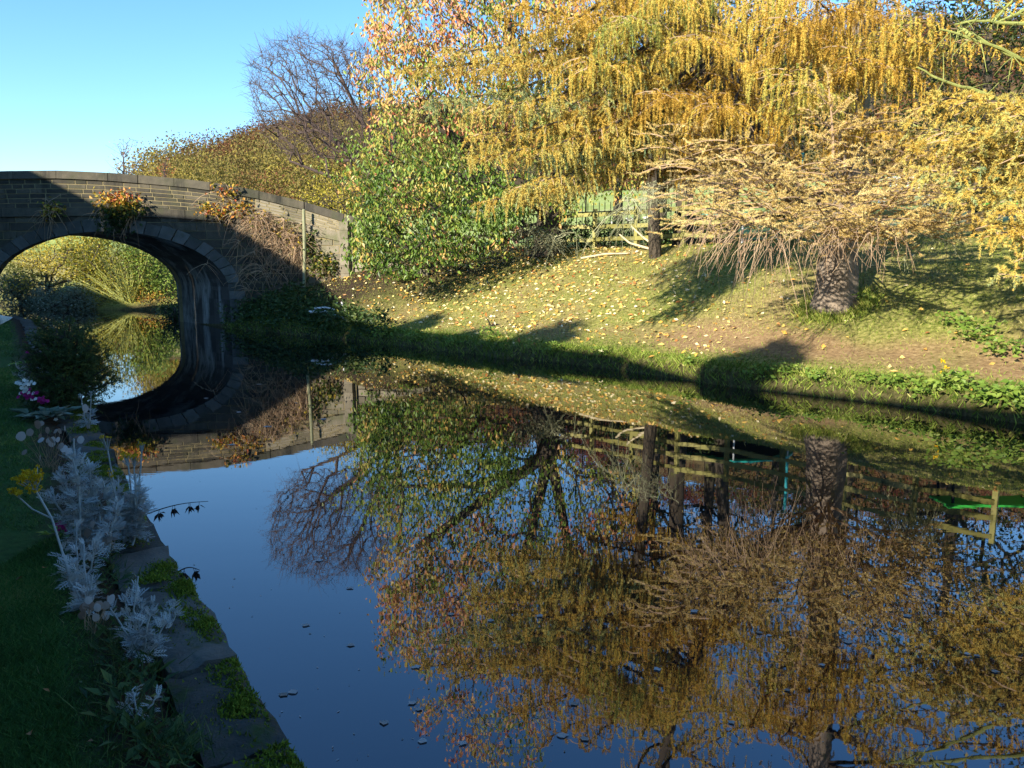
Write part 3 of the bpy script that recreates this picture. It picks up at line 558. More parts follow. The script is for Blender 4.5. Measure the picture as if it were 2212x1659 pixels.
# second larch behind the fence with a cluster of dark stems
def gz(x, y): return float(height(x, y))
b2 = np.array([4.6, 21.8, 0]); b2[2] = gz(4.6, 21.8) - .1
T2 = trunk_thing('larch_tree', 'dark stemmed larch standing behind the fence right of the railing', b2, [b2, b2 + [.02, 0, 2], b2 + [.1, -.2, 5], b2 + [-.1, -.6, 8], b2 + [-.2, -.8, 11.5]], [.23, .2, .17, .11, .04], M['bark_dark'], .25, .06, 6)
lb = Larch(33); b2l = lambda z: b2 + [.05, -.45, z - b2[2]]
for (tx, ty, D_, z, kw) in [(885, 170, 15.2, 7.2, dict(sag=.5)), (960, 135, 15.5, 7.6, {}), (930, 235, 15.2, 6.6, {}), (1010, 250, 15, 6.4, {}), (1050, 300, 14.9, 6.0, {}), (1080, 350, 14.8, 5.7, {}), (1130, 240, 15.2, 6.5, {}), (1110, 410, 14.9, 5.2, dict(sl=.6)), (1180, 330, 15.3, 5.6, dict(sl=.6)), (1050, 440, 15.0, 4.8, dict(sec=.6, sag=.5)), (1200, 270, 15.8, 6.2, {}), (1150, 370, 15.6, 5.2, dict(sl=.5)), (1040, 190, 15.3, 7, {}), (1170, 150, 16, 7.5, {}), (1010, 330, 15.4, 6, dict(sec=.7))]:
    lb.bough(fork(min(1.05, max(.3, (z - 3.6) / 3.8))), PD(tx, ty, D_ - 2.0), **{**dict(sag=.45, sec=1.0, sl=.4, hang=.6, dens=1.05, tint=.5 + rr_b.normal() * .12, r0=.04, up=.1, t0=.3), **kw})
lb.build(T1, M['larch_blue'], name='left_boughs')
lc = Larch(36)
for z in np.arange(5.5, 11.3, .45):
    for a in rr.uniform(0, 6.28, 3):
        l = (12.2 - z) * .4 + .6; st = b2l(z); lc.bough(st, st + [math.cos(a) * l, math.sin(a) * l * .8, .1], sag=.3, sec=.8, sl=.45, tint=.42, dens=.7, every=.24)
lc.build(T2, M['larch'], name='upper_crown', K=3, bl=.05, bw=.016)
# third larch at the right, near bank edge, trunk outside the frame
b3 = np.array([9.6, 10.6, 0]); b3[2] = gz(9.6, 10.6) - .1
T3 = trunk_thing('larch_tree', 'yellow larch with blue-green shoots at the edge of the picture', b3, [b3, b3 + [0, 0, 3], b3 + [.1, .1, 6.5], b3 + [.1, .1, 11]], [.3, .24, .15, .03], M['bark'], .4, .06, 9)
ld = Larch(34); b3l = lambda z: b3 + [-.05, -.05, z - b3[2]]
for (tx, ty, D_, z, kw) in [(2055, 245, 9.6, 4.2, {}), (1985, 300, 9.8, 4.0, {}), (2010, 390, 9.6, 3.6, {}), (2070, 330, 9.4, 3.9, {}), (2110, 420, 9.2, 3.3, {}), (2160, 480, 9.0, 2.9, {}), (2190, 520, 8.8, 2.7, {}), (2130, 300, 9.2, 4.1, {}), (2200, 380, 9.0, 3.5, {}), (2190, 290, 9.2, 4.2, {}), (2080, 400, 9.8, 3.5, {}), (1960, 350, 9.9, 3.7, {}), (2030, 300, 9.7, 4.0, {}), (2150, 350, 9.5, 3.8, {}), (2120, 500, 9.3, 2.8, {}), (2060, 440, 9.5, 3.2, {}), (2180, 240, 9.4, 4.4, {}), (2000, 265, 10.4, 4.3, {}), (2090, 230, 10.6, 4.7, {}), (2240, 560, 8.5, 2.6, {}), (2265, 610, 8.2, 2.3, {}), (2310, 520, 8.6, 2.8, {}), (2290, 680, 8.1, 2.0, {}), (2330, 620, 8.4, 2.3, {}), (2250, 470, 8.6, 3.0, {}), (2280, 430, 8.4, 3.2, {}), (2320, 560, 8.0, 2.6, {}), (2360, 480, 8.6, 2.9, {}), (2230, 640, 8.3, 2.1, {})]:
    ld.bough(b3l(z), PD(tx, ty, D_), **{**dict(sag=.1, sec=.8, sl=.3, hang=.4, dens=1., tint=.48 + rr_b.normal() * .12, r0=.03, every=.11), **kw})
ld.build(T3, M['larch_blue'])
le = Larch(35)
for z in np.arange(5.4, 10.6, .42):
    for a in list(rr.uniform(1.6, 4.4, 3)):
        l = (12 - z) * .5 + .4; st = b3l(z); le.bough(st, st + [math.cos(a) * l, math.sin(a) * l, .1], sag=.3, sec=.9, sl=.4, tint=.5, dens=.9, every=.2)
le.build(T3, M['larch'], name='upper_crown', K=3, bl=.05, bw=.016)
# bare mossy branches at the upper right
g = G(); r = rng(44); c3 = b3 + [.1, .1, 5.0]
for pts in ([(2500, 260, 10.2), (2212, 135, 10), (2130, 95, 9.9), (2035, 68, 9.9)], [(2420, 60, 10.4), (2212, 52, 10.2), (2130, 48, 10.2), (2068, 52, 10.2)], [(2212, 240, 10.6), (2120, 205, 10.5), (2040, 175, 10.4), (1980, 140, 10.4)], [(2300, 170, 10.1), (2200, 130, 10), (2110, 82, 9.9)], [(2140, 50, 10.2), (2175, 20, 10.2), (2200, -10, 10.2)], [(2095, 78, 9.9), (2068, 52, 10.)], [(2212, 20, 10.3), (2150, 40, 10.2)]):
    P = np.array([PD(*q) for q in pts]); k = np.linspace(0, 1, len(P)); s_ = np.linspace(0, 1, 14); Q = np.stack([np.interp(s_, k, P[:, i]) for i in range(3)], 1); Q += np.cumsum(r.normal(size=Q.shape) * .008, 0); poly(g, Q, .028, .01, 6)
    for q in range(9):
        j = r.integers(2, 13); d = nrm(r.normal(size=3) + [0, 0, -.5]); l = r.uniform(.1, .45); poly(g, [Q[j], Q[j] + d * l * .5 + [0, 0, .02], Q[j] + d * l], .007, .003, 3)
g.build('mossy_limbs', M['mossy_branch'], T3)
# ------------------------------------------------------------------ cherry tree left of the middle
cb = np.array([1.1, 24.2, 0]); cb[2] = gz(1.1, 24.2) - .1
T4 = trunk_thing('cherry_tree', 'spreading cherry with drooping leaves turning from green to pink', cb, [cb, cb + [0, 0, .9], cb + [.05, 0, 1.5]], [.42, .36, .36], M['bark_dark'], .3, .07, 12)
r = rng(51)
lo_ = []
def region(n, poly_, D0, D1):
    poly_ = np.array(poly_, float); out = []
    mn, mx = poly_.min(0), poly_.max(0)
    while len(out) < n:
        p = r.uniform(mn, mx); ins_ = False
        for (ax, ay), (bx, by) in zip(poly_, np.roll(poly_, -1, 0)):
            if (ay > p[1]) != (by > p[1]) and p[0] < (bx - ax) * (p[1] - ay) / (by - ay) + ax: ins_ = not ins_
        if ins_: out.append([*p, r.uniform(D0, D1)])
    return np.array(out)
CR = [(790, -60), (800, 60), (760, 170), (830, 240), (720, 330), (690, 370), (780, 420), (770, 480), (760, 560), (840, 585), (930, 560), (1090, 540), (1150, 480), (1210, 500), (1260, 420), (1430, 400), (1440, 260), (1300, 200), (1250, -60)]
pa = region(1100, CR, 21.0, 26.5)
front = region(200, [(760, 380), (760, 575), (860, 590), (1000, 560), (1100, 520), (1110, 400), (960, 360)], 20.6, 22.5); pa = np.concatenate([pa, front])
upr = region(130, [(850, -60), (1250, -60), (1150, -420), (900, -330)], 21.5, 26.5); pa = np.concatenate([pa, upr])
A4 = np.array([PD(*p) for p in pa]); A4[:, 2] = np.maximum(A4[:, 2], height(A4[:, 0], A4[:, 1]) + .25)
sk = skeleton([[cb, cb + [.05, 0, 1.5]], [cb + [.05, 0, 1.5], cb + [-1.6, -.4, 2.6], cb + [-4, -1, 4.2]], [cb + [.05, 0, 1.5], cb + [-.4, -.4, 3.5], cb + [-1.2, -.6, 6.5]], [cb + [.05, 0, 1.5], cb + [.5, -.2, 3.5], cb + [.9, 0, 6.5]], [cb + [-.8, -.2, 2.0], cb + [-2.4, -1.2, 2.2], cb + [-4.2, -2., 2.0]]], [(.36, .34), (.2, .1), (.2, .09), (.2, .09), (.12, .05)], A4, r, .4, .1, .0055, .3, .15, .05)
g = G(); limbs(g, sk); g.build('limbs', M['bark_dark'], T4)
x_, y_ = pa[:, 0], pa[:, 1]
tint = .26 + .1 * vnoise(x_ / 60, y_ / 60, 1.2, 33) + .42 * np.clip((360 - y_) / 250, 0, 1) * np.clip((1120 - x_) / 150, .35, 1) + .2 * np.clip((x_ - 1180) / 80, 0, 1) + r.normal(size=len(pa)) * .18 + np.where(r.random(len(pa)) < .13, .38, 0) - .12 * np.clip((y_ - 430) / 60, 0, 1)
g = G(); dens_ = np.where((y_ > 370) & (x_ < 1120), 1, 0)
sprays(g, A4, 18, .17, .145, .072, 1.1, np.clip(tint, .05, .98), r, .09); pass
up_a = A4[y_ < 280]; sprays(g, up_a, 9, .2, .175, .08, 1.1, np.clip(.74 + r.normal(size=len(up_a)) * .13, 0, 1), r, .1)
g.build('crown', M['cherry'], T4)
# lichen grey dead sprays below the crown
def droopy(parent, name, starts, n, r, length, mt, rad=.006, dirx=0.):
    g = G()
    for k in range(n):
        x, y, D_ = starts[r.integers(len(starts))]; p = PD(x + r.normal() * 16, y + r.normal() * 10, D_ + r.normal() * .2); d = nrm(np.array([dirx + r.normal() * .6, r.normal() * .3 - .1, -.25 + r.normal() * .2])); l = length * r.uniform(.5, 1.3); q = np.linspace(0, 1, 7)[:, None]
        P = p + d * l * q + [0, 0, -1] * (l * .5 * q ** 2) + np.cumsum(r.normal(size=(7, 3)) * .018, 0); poly(g, P, rad, .003, 3, r.random())
        for w in range(5):
            j = r.integers(2, 6); dd = nrm(d + r.normal(size=3) * .7 + [0, 0, -.4]); poly(g, [P[j], P[j] + dd * .12, P[j] + dd * .22 + [0, 0, -.04]], .004, .002, 3, r.random())
    return g.build(name, mt, parent)
droopy(T4, 'dead_sprays', [(1190, 505, 23), (1160, 500, 23), (1220, 510, 22.8), (1130, 490, 23)], 80, r, .6, M['lichen_twig'], .01)
droopy(T2, 'dead_sprays', [(1430, 420, 20), (1400, 410, 20), (1370, 440, 19.8), (1340, 460, 19.8), (1450, 400, 20)], 60, r, .8, M['lichen_twig'], .009, -.5)
droopy(T1, 'dead_sprays', [(2010, 470, 13.5), (2020, 440, 13.5), (1700, 360, 14)], 70, r, .5, M['lichen_twig'], .008, .1)
# ------------------------------------------------------------------ bare tree behind the bridge end
r = rng(61); q0 = np.array([-4.3, 30.5, 2.6])
T5 = trunk_thing('bare_tree', 'leafless round-headed tree behind the bridge parapet', q0, [q0, q0 + [-.1, 0, 1], q0 + [-.3, 0, 2]], [.26, .22, .2], M['bark_dark'], .2, .06, 13)
pa5 = region(1500, [(545, 120), (600, 90), (650, 72), (720, 85), (790, 100), (850, 200), (850, 330), (720, 350), (610, 330), (555, 280), (535, 190)], 28.5, 33)
A5 = np.array([PD(*p) for p in pa5])
sk = skeleton([[q0, q0 + [-.3, 0, 2]], [q0 + [-.3, 0, 2], q0 + [-2, .3, 3.8], q0 + [-3.6, .3, 5]], [q0 + [-.3, 0, 2], q0 + [-1, 0, 4.2], q0 + [-2.2, -.2, 6.8]], [q0 + [-.3, 0, 2], q0 + [0, 0, 4.5], q0 + [-.3, 0, 7]], [q0 + [-.3, 0, 1.4], q0 + [-2.2, -.5, 2.6], q0 + [-3.8, -.6, 3.2]]], [(.2, .18), (.12, .05), (.12, .05), (.12, .05), (.1, .04)], A5, r, .45, .03, .0052, .2, .1, 0, .45)
g = G(); limbs(g, sk); n = 4500; kk = r.integers(len(A5), size=n); P = A5[kk]; d = nrm(runit(r, n) + [-.2, 0, .5]); l = r.uniform(.2, .75, n); tubes(g, P, P + d * l[:, None], np.full(n, .0055), np.full(n, .0025), 3)
g.build('crown', M['twig'], T5)
# ------------------------------------------------------------------ generic leafy trees and shrubs
def leafy(name, label, cat, base, tips, trunkpath, trad, mt_leaf, r, m=9, spread=.2, L=.12, W=.06, droop=.3, tint=.5, tsd=.12, group=None, seg=.5, bark='bark_dark', rt=.006, crown='crown'):
    t = thing(name, label, cat, base, group); sk = skeleton([trunkpath], [trad], tips, r, seg, .12, rt, .2, .2); g = G(); limbs(g, sk); g.build('trunk' if cat == 'tree' else 'stems', M[bark], t)
    g = G(); sprays(g, tips, m, spread, L, W, droop, tint, r, tsd); g.build(crown, M[mt_leaf], t); return t
r = rng(71)
def bgtree(x, D, top, w, label, mt, tint, n, m, leaf=.13, z0=2.8, cat='tree', name='background_tree', lean=0):
    bx = (x - CX) / F * D; bz = gz(bx, D); base = np.array([bx, D, bz - .1]); zt = top
    tips = ell(r, n, (bx + lean, D, (z0 + bz + zt) / 2), (w, w * .8, (zt - z0 - bz) / 2), .15)
    return leafy(name, label, cat, base, tips, [base, base + [lean * .3, 0, (zt - bz) * .35], base + [lean, 0, (zt - bz) * .8]], (.24, .15, .04), mt, r, m, .24, leaf, leaf * .55, .4, np.clip(tint + r.normal(size=n) * .15, 0, 1), .12, 'trees behind the fence')
bgtree(1420, 24.5, 9.5, 2.6, 'tree coloured shade-dark just behind the wooden fence', 'shade_dark_leaf', .5, 420, 10)
bgtree(1545, 24.8, 10.5, 2.8, 'dark leaved tree behind the teal trampoline', 'shade_dark_leaf', .45, 420, 10)
bgtree(1850, 25, 10.5, 3.4, 'olive green tree behind the broad grey larch trunk', 'shade_dark_leaf', .5, 520, 10, z0=.9)
bgtree(2090, 20.5, 9.5, 2.8, 'dark tree with a few yellow leaves behind the mossy bare branches', 'shade_dark_leaf', .55, 520, 10, z0=.9)
bgtree(2330, 17, 9.5, 2.8, 'tall dark green tree beyond the end of the fence', 'shade_dark_leaf', .5, 300, 9, z0=.9)
bgtree(1690, 31, 10.5, 3, 'tree coloured shade-dark far behind the leaning larch trunk', 'shade_dark_leaf', .55, 420, 10, z0=1.5)
bgtree(1330, 32, 8.8, 2.6, 'loose yellow-green tree at the edge of the field', 'yellow_leaf', .4, 200, 9)
for (x, D, rad, hgt) in ((1412, 21.0, .17, 6), (1560, 22.5, .2, 6)):
    bx = (x - CX) / F * D; bz = gz(bx, D); base = np.array([bx, D, bz - .1]); ln = (x - 1470) / 160
    tips = ell(r, 70, (bx + ln, D, bz + hgt), (1.2, 1.2, 1.2), .2)
    leafy('dark_trunk_tree', {1412: 'slim straight dark trunk beside the fence', 1560: 'dark trunk leaning right behind the teal trampoline'}[x], 'tree', base, tips, [base, base + [ln * .5, 0, hgt * .5], base + [ln, 0, hgt * .95]], (rad, rad * .8, .05), 'yellow_leaf', r, 8, .2, .12, .065, .4, .45, .14, 'dark trunks behind the fence')
# yellow shrub behind the bridge parapet
yb = PD(760, 480, 29.5); tips = np.array([PD(*p) for p in region(240, [(640, 430), (700, 370), (790, 350), (840, 420), (830, 500), (700, 480)], 28, 31)])
leafy('yellow_shrub', 'shrub with small yellow leaves behind the lower parapet end', 'shrub', yb, tips, [yb - [0, 0, 1.6], yb], (.08, .05), 'yellow_leaf', r, 12, .22, .085, .055, .3, .78, .14, crown='foliage')
# slender trees behind the hump
for nm, lab, x, yb_, yt, w in (('birch_tree', 'slender almost bare tree rising behind the bridge hump', 268, 400, 300, 30), ('sapling', 'tiny leafless sapling above the parapet left of the hill', 356, 395, 345, 10)):
    D_ = 36; base = PD(x, 470, D_); tips = np.array([PD(x + r.normal() * w * .5, r.uniform(yt, yb_), D_ + r.normal() * .4) for _ in range(170)])
    leafy(nm, lab, 'tree', base, tips, [base, PD(x, yb_, D_), PD(x - 2, yt, D_)], (.03, .022, .008), 'creeper', r, 1, .12, .07, .045, .3, .9, .1, bark='twig', rt=.004)
for v_, w_, rd, lab in ((-15.4, 6.75, .6, 'unseen small round tree added for its shadow by the long house'), (-10.7, 6.6, .62, 'unseen small leafy tree added for its shadow by the cottage corner'), (-5.25, 6.1, .52, 'unseen bushy sapling added for its shadow by the cottage wall'), (-5.75, 5.65, .5, 'unseen low shrub added for its shadow beside the sapling'), (-12.8, 6.1, .5, 'unseen low shrub added for its shadow against the long house')):  # added unseen crowns that bump the shadow edge on the far bank
    zt = w_ + .9; c_ = UV(v_, -2.2, zt - rd); b_ = np.array([c_[0], c_[1], .3])
    leafy('shadow_tree', lab, 'tree', b_, ell(r, 190, c_, (rd, rd, rd * 1.1), .1), [b_, b_ + [0, 0, zt * .5], np.array(c_)], (.06, .05, .03), 'shade_dark_leaf', r, 12, .1, .15, .1, .3, .4, .15, 'trees added for their shadows')
# vegetation seen through the arch
def bush(label, pxs, D, mt, n, m, leaf, tint, name='bush', base=None, tsd=.14, spread=.2, group='bushes beyond the bridge'):
    pa_ = region(n, pxs, D - 1, D + 1.5); tips = np.array([PD(*p) for p in pa_]); cx, by = np.mean([p[0] for p in pxs]), max(p[1] for p in pxs); b_ = PD(cx, by, D)
    return leafy(name, label, 'shrub', b_, tips, [b_, b_ + [0, 0, .5]], (.05, .04), mt, r, m, spread, leaf, leaf * .55, .2, tint, tsd, group, .4, crown='foliage')
bush('golden yellow bush at the upper left of the arch opening', [(0, 560), (60, 520), (150, 500), (230, 500), (230, 600), (60, 620), (0, 640)], 39.2, 'yellow_leaf', 420, 14, .13, .85)
bush('russet brown bush in the middle of the arch opening', [(130, 540), (230, 500), (330, 540), (300, 610), (180, 630)], 38.8, 'yellow_leaf', 380, 14, .13, .45)
bush('bright green bush at the right of the arch opening', [(260, 530), (330, 530), (390, 590), (390, 650), (300, 620)], 38.6, 'green_leaf', 320, 14, .14, .75)
bush('yellow-green bush behind the willow stems in the arch', [(200, 600), (300, 600), (390, 640), (390, 668), (210, 668)], 38.7, 'yellow_leaf', 320, 12, .1, .65)
bush('orange-red bramble by the waterline near the pier', [(300, 640), (350, 635), (365, 668), (300, 668)], 38, 'creeper', 90, 10, .1, .72)
bush('blue-green bramble bank over the shaded water', [(70, 630), (110, 610), (170, 625), (212, 640), (212, 670), (80, 668)], 38.6, 'bramble', 300, 12, .13, .55)
bush('dim reeds and weeds at the far left of the arch', [(0, 600), (70, 600), (110, 660), (0, 668)], 39.6, 'bramble', 260, 12, .14, .25)
bush('dark shaded bush clinging to the back of the pier', [(345, 655), (400, 640), (420, 690), (345, 692)], 30.2, 'shade_leaf', 90, 10, .1, .3)
# willow with fanned pale stems
wb = PD(285, 666, 38); t = thing('willow_shrub', 'fan of thin yellow-green willow stems by the waterline in the arch', 'shrub', wb); g, g2 = G(), G()
for k in range(120):
    a = r.uniform(-1.25, .6); l = r.uniform(1.4, 3.2); d = np.array([math.sin(a), r.normal() * .25, math.cos(a)]); q = np.linspace(0, 1, 6)[:, None]; P = wb + [r.normal() * .3, 0, 0] + d * l * q + [0, 0, -.25] * q ** 2; poly(g, P, .02, .008, 3, r.random())
    kites(g2, P[2:], runit(r, 4) + [0, 0, .4], runit(r, 4), .1, .05, r.uniform(.6, 1, 4))
g.build('stems', M['mossy_branch'], t); g2.build('foliage', M['yellow_leaf'], t)
# ------------------------------------------------------------------ creepers on the bridge
def creeper(label, spots, n, m, leaf, tintf, mt='creeper', off=.12, name='creeper', twigs=0, parent_name='shrub'):
    P = []
    for _ in range(n):
        x, y, sx, sy = spots[r.integers(len(spots))]; px, py = x + r.normal() * sx, y + r.normal() * sy; p = PD(px, py, 26.0); f_ = face(p[0], p[2], 0); P.append([p[0], f_[1] - off - abs(r.normal()) * .12, p[2], py])
    P = np.array(P); t = thing(name, label, 'creeper', (P[:, 0].mean(), P[:, 1].mean(), P[:, 2].min())); g = G()
    if m: sprays(g, P[:, :3], m, .09, leaf, leaf * .75, .35, tintf(P[:, 3]), r, .12); g.build('foliage', M[mt], t)
    g = G()
    for k in range(max(twigs, 40)):
        p = P[r.integers(len(P)), :3]; d = nrm(r.normal(size=3) * [1, .35, .7] + [0, -.1, -.25]); l = r.uniform(.3, .8); q = np.linspace(0, 1, 6)[:, None]; Q = p + d * l * q + [0, 0, -1] * (.5 * l * q ** 2) + np.cumsum(r.normal(size=(6, 3)) * .015, 0); poly(g, Q, .009, .004, 3, r.random())
    g.build('stems', M['tan_twig'], t)
creeper('dark ivy cascade topped with orange leaves above the arch crown', [(262, 432, 20, 6), (250, 450, 22, 10), (270, 470, 20, 12), (245, 485, 12, 12), (285, 450, 18, 8)], 170, 5, .13, lambda y: np.clip(.72 - (y - 428) / 45 * .6, .12, .8) + r.normal(size=len(y)) * .12)
creeper('orange and green creeper patch hanging from the parapet coping', [(488, 412, 16, 6), (510, 440, 12, 12), (460, 452, 14, 6), (490, 458, 18, 7), (530, 455, 14, 8)], 95, 4, .12, lambda y: np.full(len(y), .58) + r.normal(size=len(y)) * .18)
creeper('tangled brown dead bramble mass over the wing wall', [(560, 470, 28, 8), (600, 490, 28, 12), (625, 510, 20, 16), (640, 540, 10, 18)], 120, 2, .1, lambda y: np.full(len(y), .5), off=.1, name='bramble', twigs=420)
creeper('small sprig of creeper left of the arch crown', [(118, 455, 8, 8)], 28, 4, .15, lambda y: np.full(len(y), .5))
creeper('green ivy growing up behind the mossy post', [(690, 560, 14, 14), (668, 520, 8, 20), (715, 575, 12, 8)], 80, 6, .13, lambda y: np.full(len(y), .35), off=.08)
creeper('thin bare vines trailing down the shaded wing wall', [(540, 560, 30, 40), (590, 570, 25, 30)], 60, 1, .08, lambda y: np.full(len(y), .3), off=.06, twigs=160)
# ------------------------------------------------------------------ hillside wood
r = rng(81); n = 1500; xp = np.where(r.random(n) < .62, r.uniform(345, 1000, n), r.uniform(400, 2350, n)); yy = r.uniform(0, 1, n) ** .7; y0 = np.interp(xp, [-500, 900, 1100, 1250, 2300], [52, 64, 118, 122, 80]); D_ = y0 + (YR + 3 - y0) * yy
X_ = (xp - CX) / F * D_; Zg = height(X_, D_); up_ = np.clip((D_ - 60) / 125, 0, 1); ct = np.clip(.7 - .5 * up_ + vnoise(X_, D_, .06, 4) * .5 + r.normal(size=n) * .2, .02, 1)
mq = 420; rad = r.uniform(1.3, 4.2, n) * (1 + up_ * .2); d = runit(r, n * mq); d[:, 2] = np.abs(d[:, 2]) * 1.1 - .15; P = np.repeat(np.stack([X_, D_, Zg + rad * r.uniform(.3, .9, n)], 1), mq, 0) + d * np.repeat(rad, mq)[:, None] * r.uniform(.82, 1.06, n * mq)[:, None] * (1 + .12 * np.sin(d[:, :1] * 6 + np.repeat(r.uniform(0, 6, n), mq)[:, None]))
g = G(); sz = np.repeat(.13 + .13 * up_, mq) * r.uniform(.8, 1.5, n * mq); kites(g, P, runit(r, n * mq), d + runit(r, n * mq) * .8, sz * 1.25, sz, np.clip(np.repeat(ct, mq) + r.normal(size=n * mq) * .07, 0, 1))
tag(g.build('hillside_wood', M['wood_far']), 'autumn woodland in russet and olive covering the far hillside', 'woodland', kind='stuff')
# ------------------------------------------------------------------ wooden fence, railing
FA, FB = np.array([1.35, 24.7]), np.array([10.2, 15.1]); fd = (FB - FA) / np.linalg.norm(FB - FA); fl = np.linalg.norm(FB - FA)
fence = thing('wooden_fence', 'mossy three-rail timber fence along the top of the bank', 'fence', (*((FA + FB) / 2), gz(*((FA + FB) / 2))))
RF = rng(91); ss = np.arange(0, fl + .1, 1.55); fz = []
for s in ss:
    p = FA + fd * s; z = gz(*p); fz.append(z); g = G(); box(g, (p[0], p[1], z + .5), (.1, .1, 1.3), RF.random(), rz=math.atan2(fd[1], fd[0]) + RF.normal() * .05, jit=.006, r=RF); g.build('post', M['fence'], fence)
for k in range(len(ss) - 1):
    for hgt in (.28, .62, .98):
        p, q = FA + fd * ss[k], FA + fd * ss[k + 1]; nf = np.array([-fd[1], fd[0]]); nf = -nf if nf[1] > 0 else nf
        a = np.array([*(p + nf * .065), fz[k] + hgt + RF.normal() * .012]); b_ = np.array([*(q + nf * .065), fz[k + 1] + hgt + RF.normal() * .012]); c_ = (a + b_) / 2 + [0, 0, RF.normal() * .012]
        g = G(); dz = np.array([0, 0, .055]); w = np.array([*(nf * .035), 0]); L_ = [a, c_, b_]
        fr0 = np.array([v - dz + w * .5 for v in L_]); fr1 = np.array([v + dz + w * .5 for v in L_]); b0 = fr0 - w; b1 = fr1 - w
        for A_, B_ in ((fr0, fr1), (fr1, b1), (b1, b0), (b0, fr0)): quadstrip(g, A_, B_, RF.random())
        for e in (0, -1): g.add([fr0[e], fr1[e], b1[e], b0[e]], [[0, 1, 2, 3]])
        g.build('rail', M['fence'], fence)
RA, RBp = np.array([-.6, 26.6]), np.array([4.6, 23.4]); rd_ = (RBp - RA) / np.linalg.norm(RBp - RA); rl = np.linalg.norm(RBp - RA); zr0, zr1 = gz(*RA), gz(*RBp)
rail = thing('iron_railing', 'black iron railing of thin pointed bars in front of the field', 'railing', (*((RA + RBp) / 2), (zr0 + zr1) / 2))
proto = None; kx = np.arange(0, rl, .19)
for s in kx:
    p = RA + rd_ * s; z = zr0 + (zr1 - zr0) * s / rl
    if proto is None:
        g = G(); P = np.array([*p, z]); poly(g, [P, P + [0, 0, 1.25]], .013, .013, 5); poly(g, [P + [0, 0, 1.25], P + [0, 0, 1.33]], .016, .001, 5); proto = g.build('bar', M['iron'], rail); org0 = P
    else:
        c_ = copy_to(proto, rail); c_.location = tuple(np.array([*p, z]) - org0)
for hgt in (.15, 1.02):
    g = G(); poly(g, [[*RA, zr0 + hgt], [*RBp, zr1 + hgt]], .018, .018, 4); g.build('cross_rail', M['iron'], rail)
g = G(); P = np.array([*(RA + rd_ * 3.35), zr0 + (zr1 - zr0) * .55]); poly(g, [P, P + [0, 0, 1.65]], .028, .025, 6); g.build('standard', M['iron'], rail)
r = rng(95); hq = r.random(650); hp = np.stack([.6 + hq * 5.0, 26.0 - hq * 3.9], 1) + r.normal(size=(650, 2)) * .22; hz_ = height(hp[:, 0], hp[:, 1]); g = G(); sprays(g, np.stack([hp[:, 0], hp[:, 1], hz_ + r.uniform(.02, .72, 650)], 1), 9, .1, .1, .055, .1, .35, r, .2)
hd = thing('low_hedge', 'low dark scrubby hedge between the timber fence and iron railing', 'hedge', (3, 24.2, gz(3, 24.2))); g.build('foliage', M['shade_leaf'], hd); g = G()
for k in range(60): p = np.array([*hp[k], hz_[k]]); poly(g, [p - [0, 0, .05], p + r.normal(size=3) * .1 + [0, 0, .35], p + r.normal(size=3) * .15 + [0, 0, .75]], .012, .004, 3)
g.build('stems', M['bark_dark'], hd)
# trampoline behind the fence
tc = np.array([6.5, 23.2]); tz = gz(*tc); tr = thing('trampoline', 'round teal padded trampoline on steel legs behind the fence', 'trampoline', (*tc, tz)); R_ = 1.75
an = np.linspace(0, 2 * math.pi, 49); g = G(); ring = lambda rr_, z: np.stack([tc[0] + rr_ * np.cos(an), tc[1] + rr_ * np.sin(an), np.full(len(an), z)], 1); zz_ = tz + .66
for a_, b_ in (((R_, zz_), (R_, zz_ + .05)), ((R_, zz_ + .05), (R_ - .3, zz_ + .06)), ((R_ - .3, zz_ + .06), (R_ - .3, zz_)), ((R_ - .3, zz_), (R_, zz_))): quadstrip(g, ring(*a_), ring(*b_))
g.build('rim_pad', M['teal'], tr)
g = G(); g.add(ring(R_ - .28, zz_ + .02)[:-1], [list(range(48))]); g.build('jumping_mat', M['net'], tr)
for k in range(6):
    a = k * math.pi / 3 + .3; c_ = np.array([tc[0] + R_ * math.cos(a), tc[1] + R_ * math.sin(a), tz]); g = G(); poly(g, [c_ + [0, 0, -.1], c_ + [0, 0, .66]], .025, .025, 8); lg = g.build('leg', M['steel'], tr)
    if k in (2, 3, 5): g = G(); poly(g, [c_ + [0, 0, .72], c_ + [0, 0, 2.3]], .04, .04, 8); g.build('padded_pole', M['teal_blue'], tr)
# green edged play table, white garden bench
gt = np.array([10.6, 17.2]); gtz = gz(*gt); t = thing('garden_table', 'low garden table with a bright green edge behind the fence', 'table', (*gt, gtz)); g = G(); box(g, (*gt, gtz + .62), (2.2, .8, .05)); g.build('top', M['lime'], t)
for sx in (-1, 1):
    for sy in (-1, 1): g = G(); poly(g, [(gt[0] + sx * 1, gt[1] + sy * .32, gtz - .05), (gt[0] + sx * .95, gt[1] + sy * .3, gtz + .6)], .03, .03, 6); g.build('leg', M['net'], t)
wb_ = PD(1955, 398, 33); wz = gz(wb_[0], 33); t = thing('garden_bench', 'small white slatted bench half hidden by larch twigs', 'bench', (wb_[0], 33, wz)); zc = wb_[2] - .3
g = G(); box(g, (wb_[0], 33, zc), (2.0, .5, .06)); g.build('seat', M['white_paint'], t)
g = G()
for k in range(9): box(g, (wb_[0] - .95 + k * .2375, 33.27, zc + .32), (.05, .04, .55))
box(g, (wb_[0], 33.27, zc + .6), (2.0, .06, .06)); g.build('backrest', M['white_paint'], t)
for sx in (-.9, .9): g = G(); box(g, (wb_[0] + sx, 33, (zc + wz) / 2 - .03), (.08, .45, max(.1, zc - wz - .07))); g.build('leg', M['white_paint'], t)
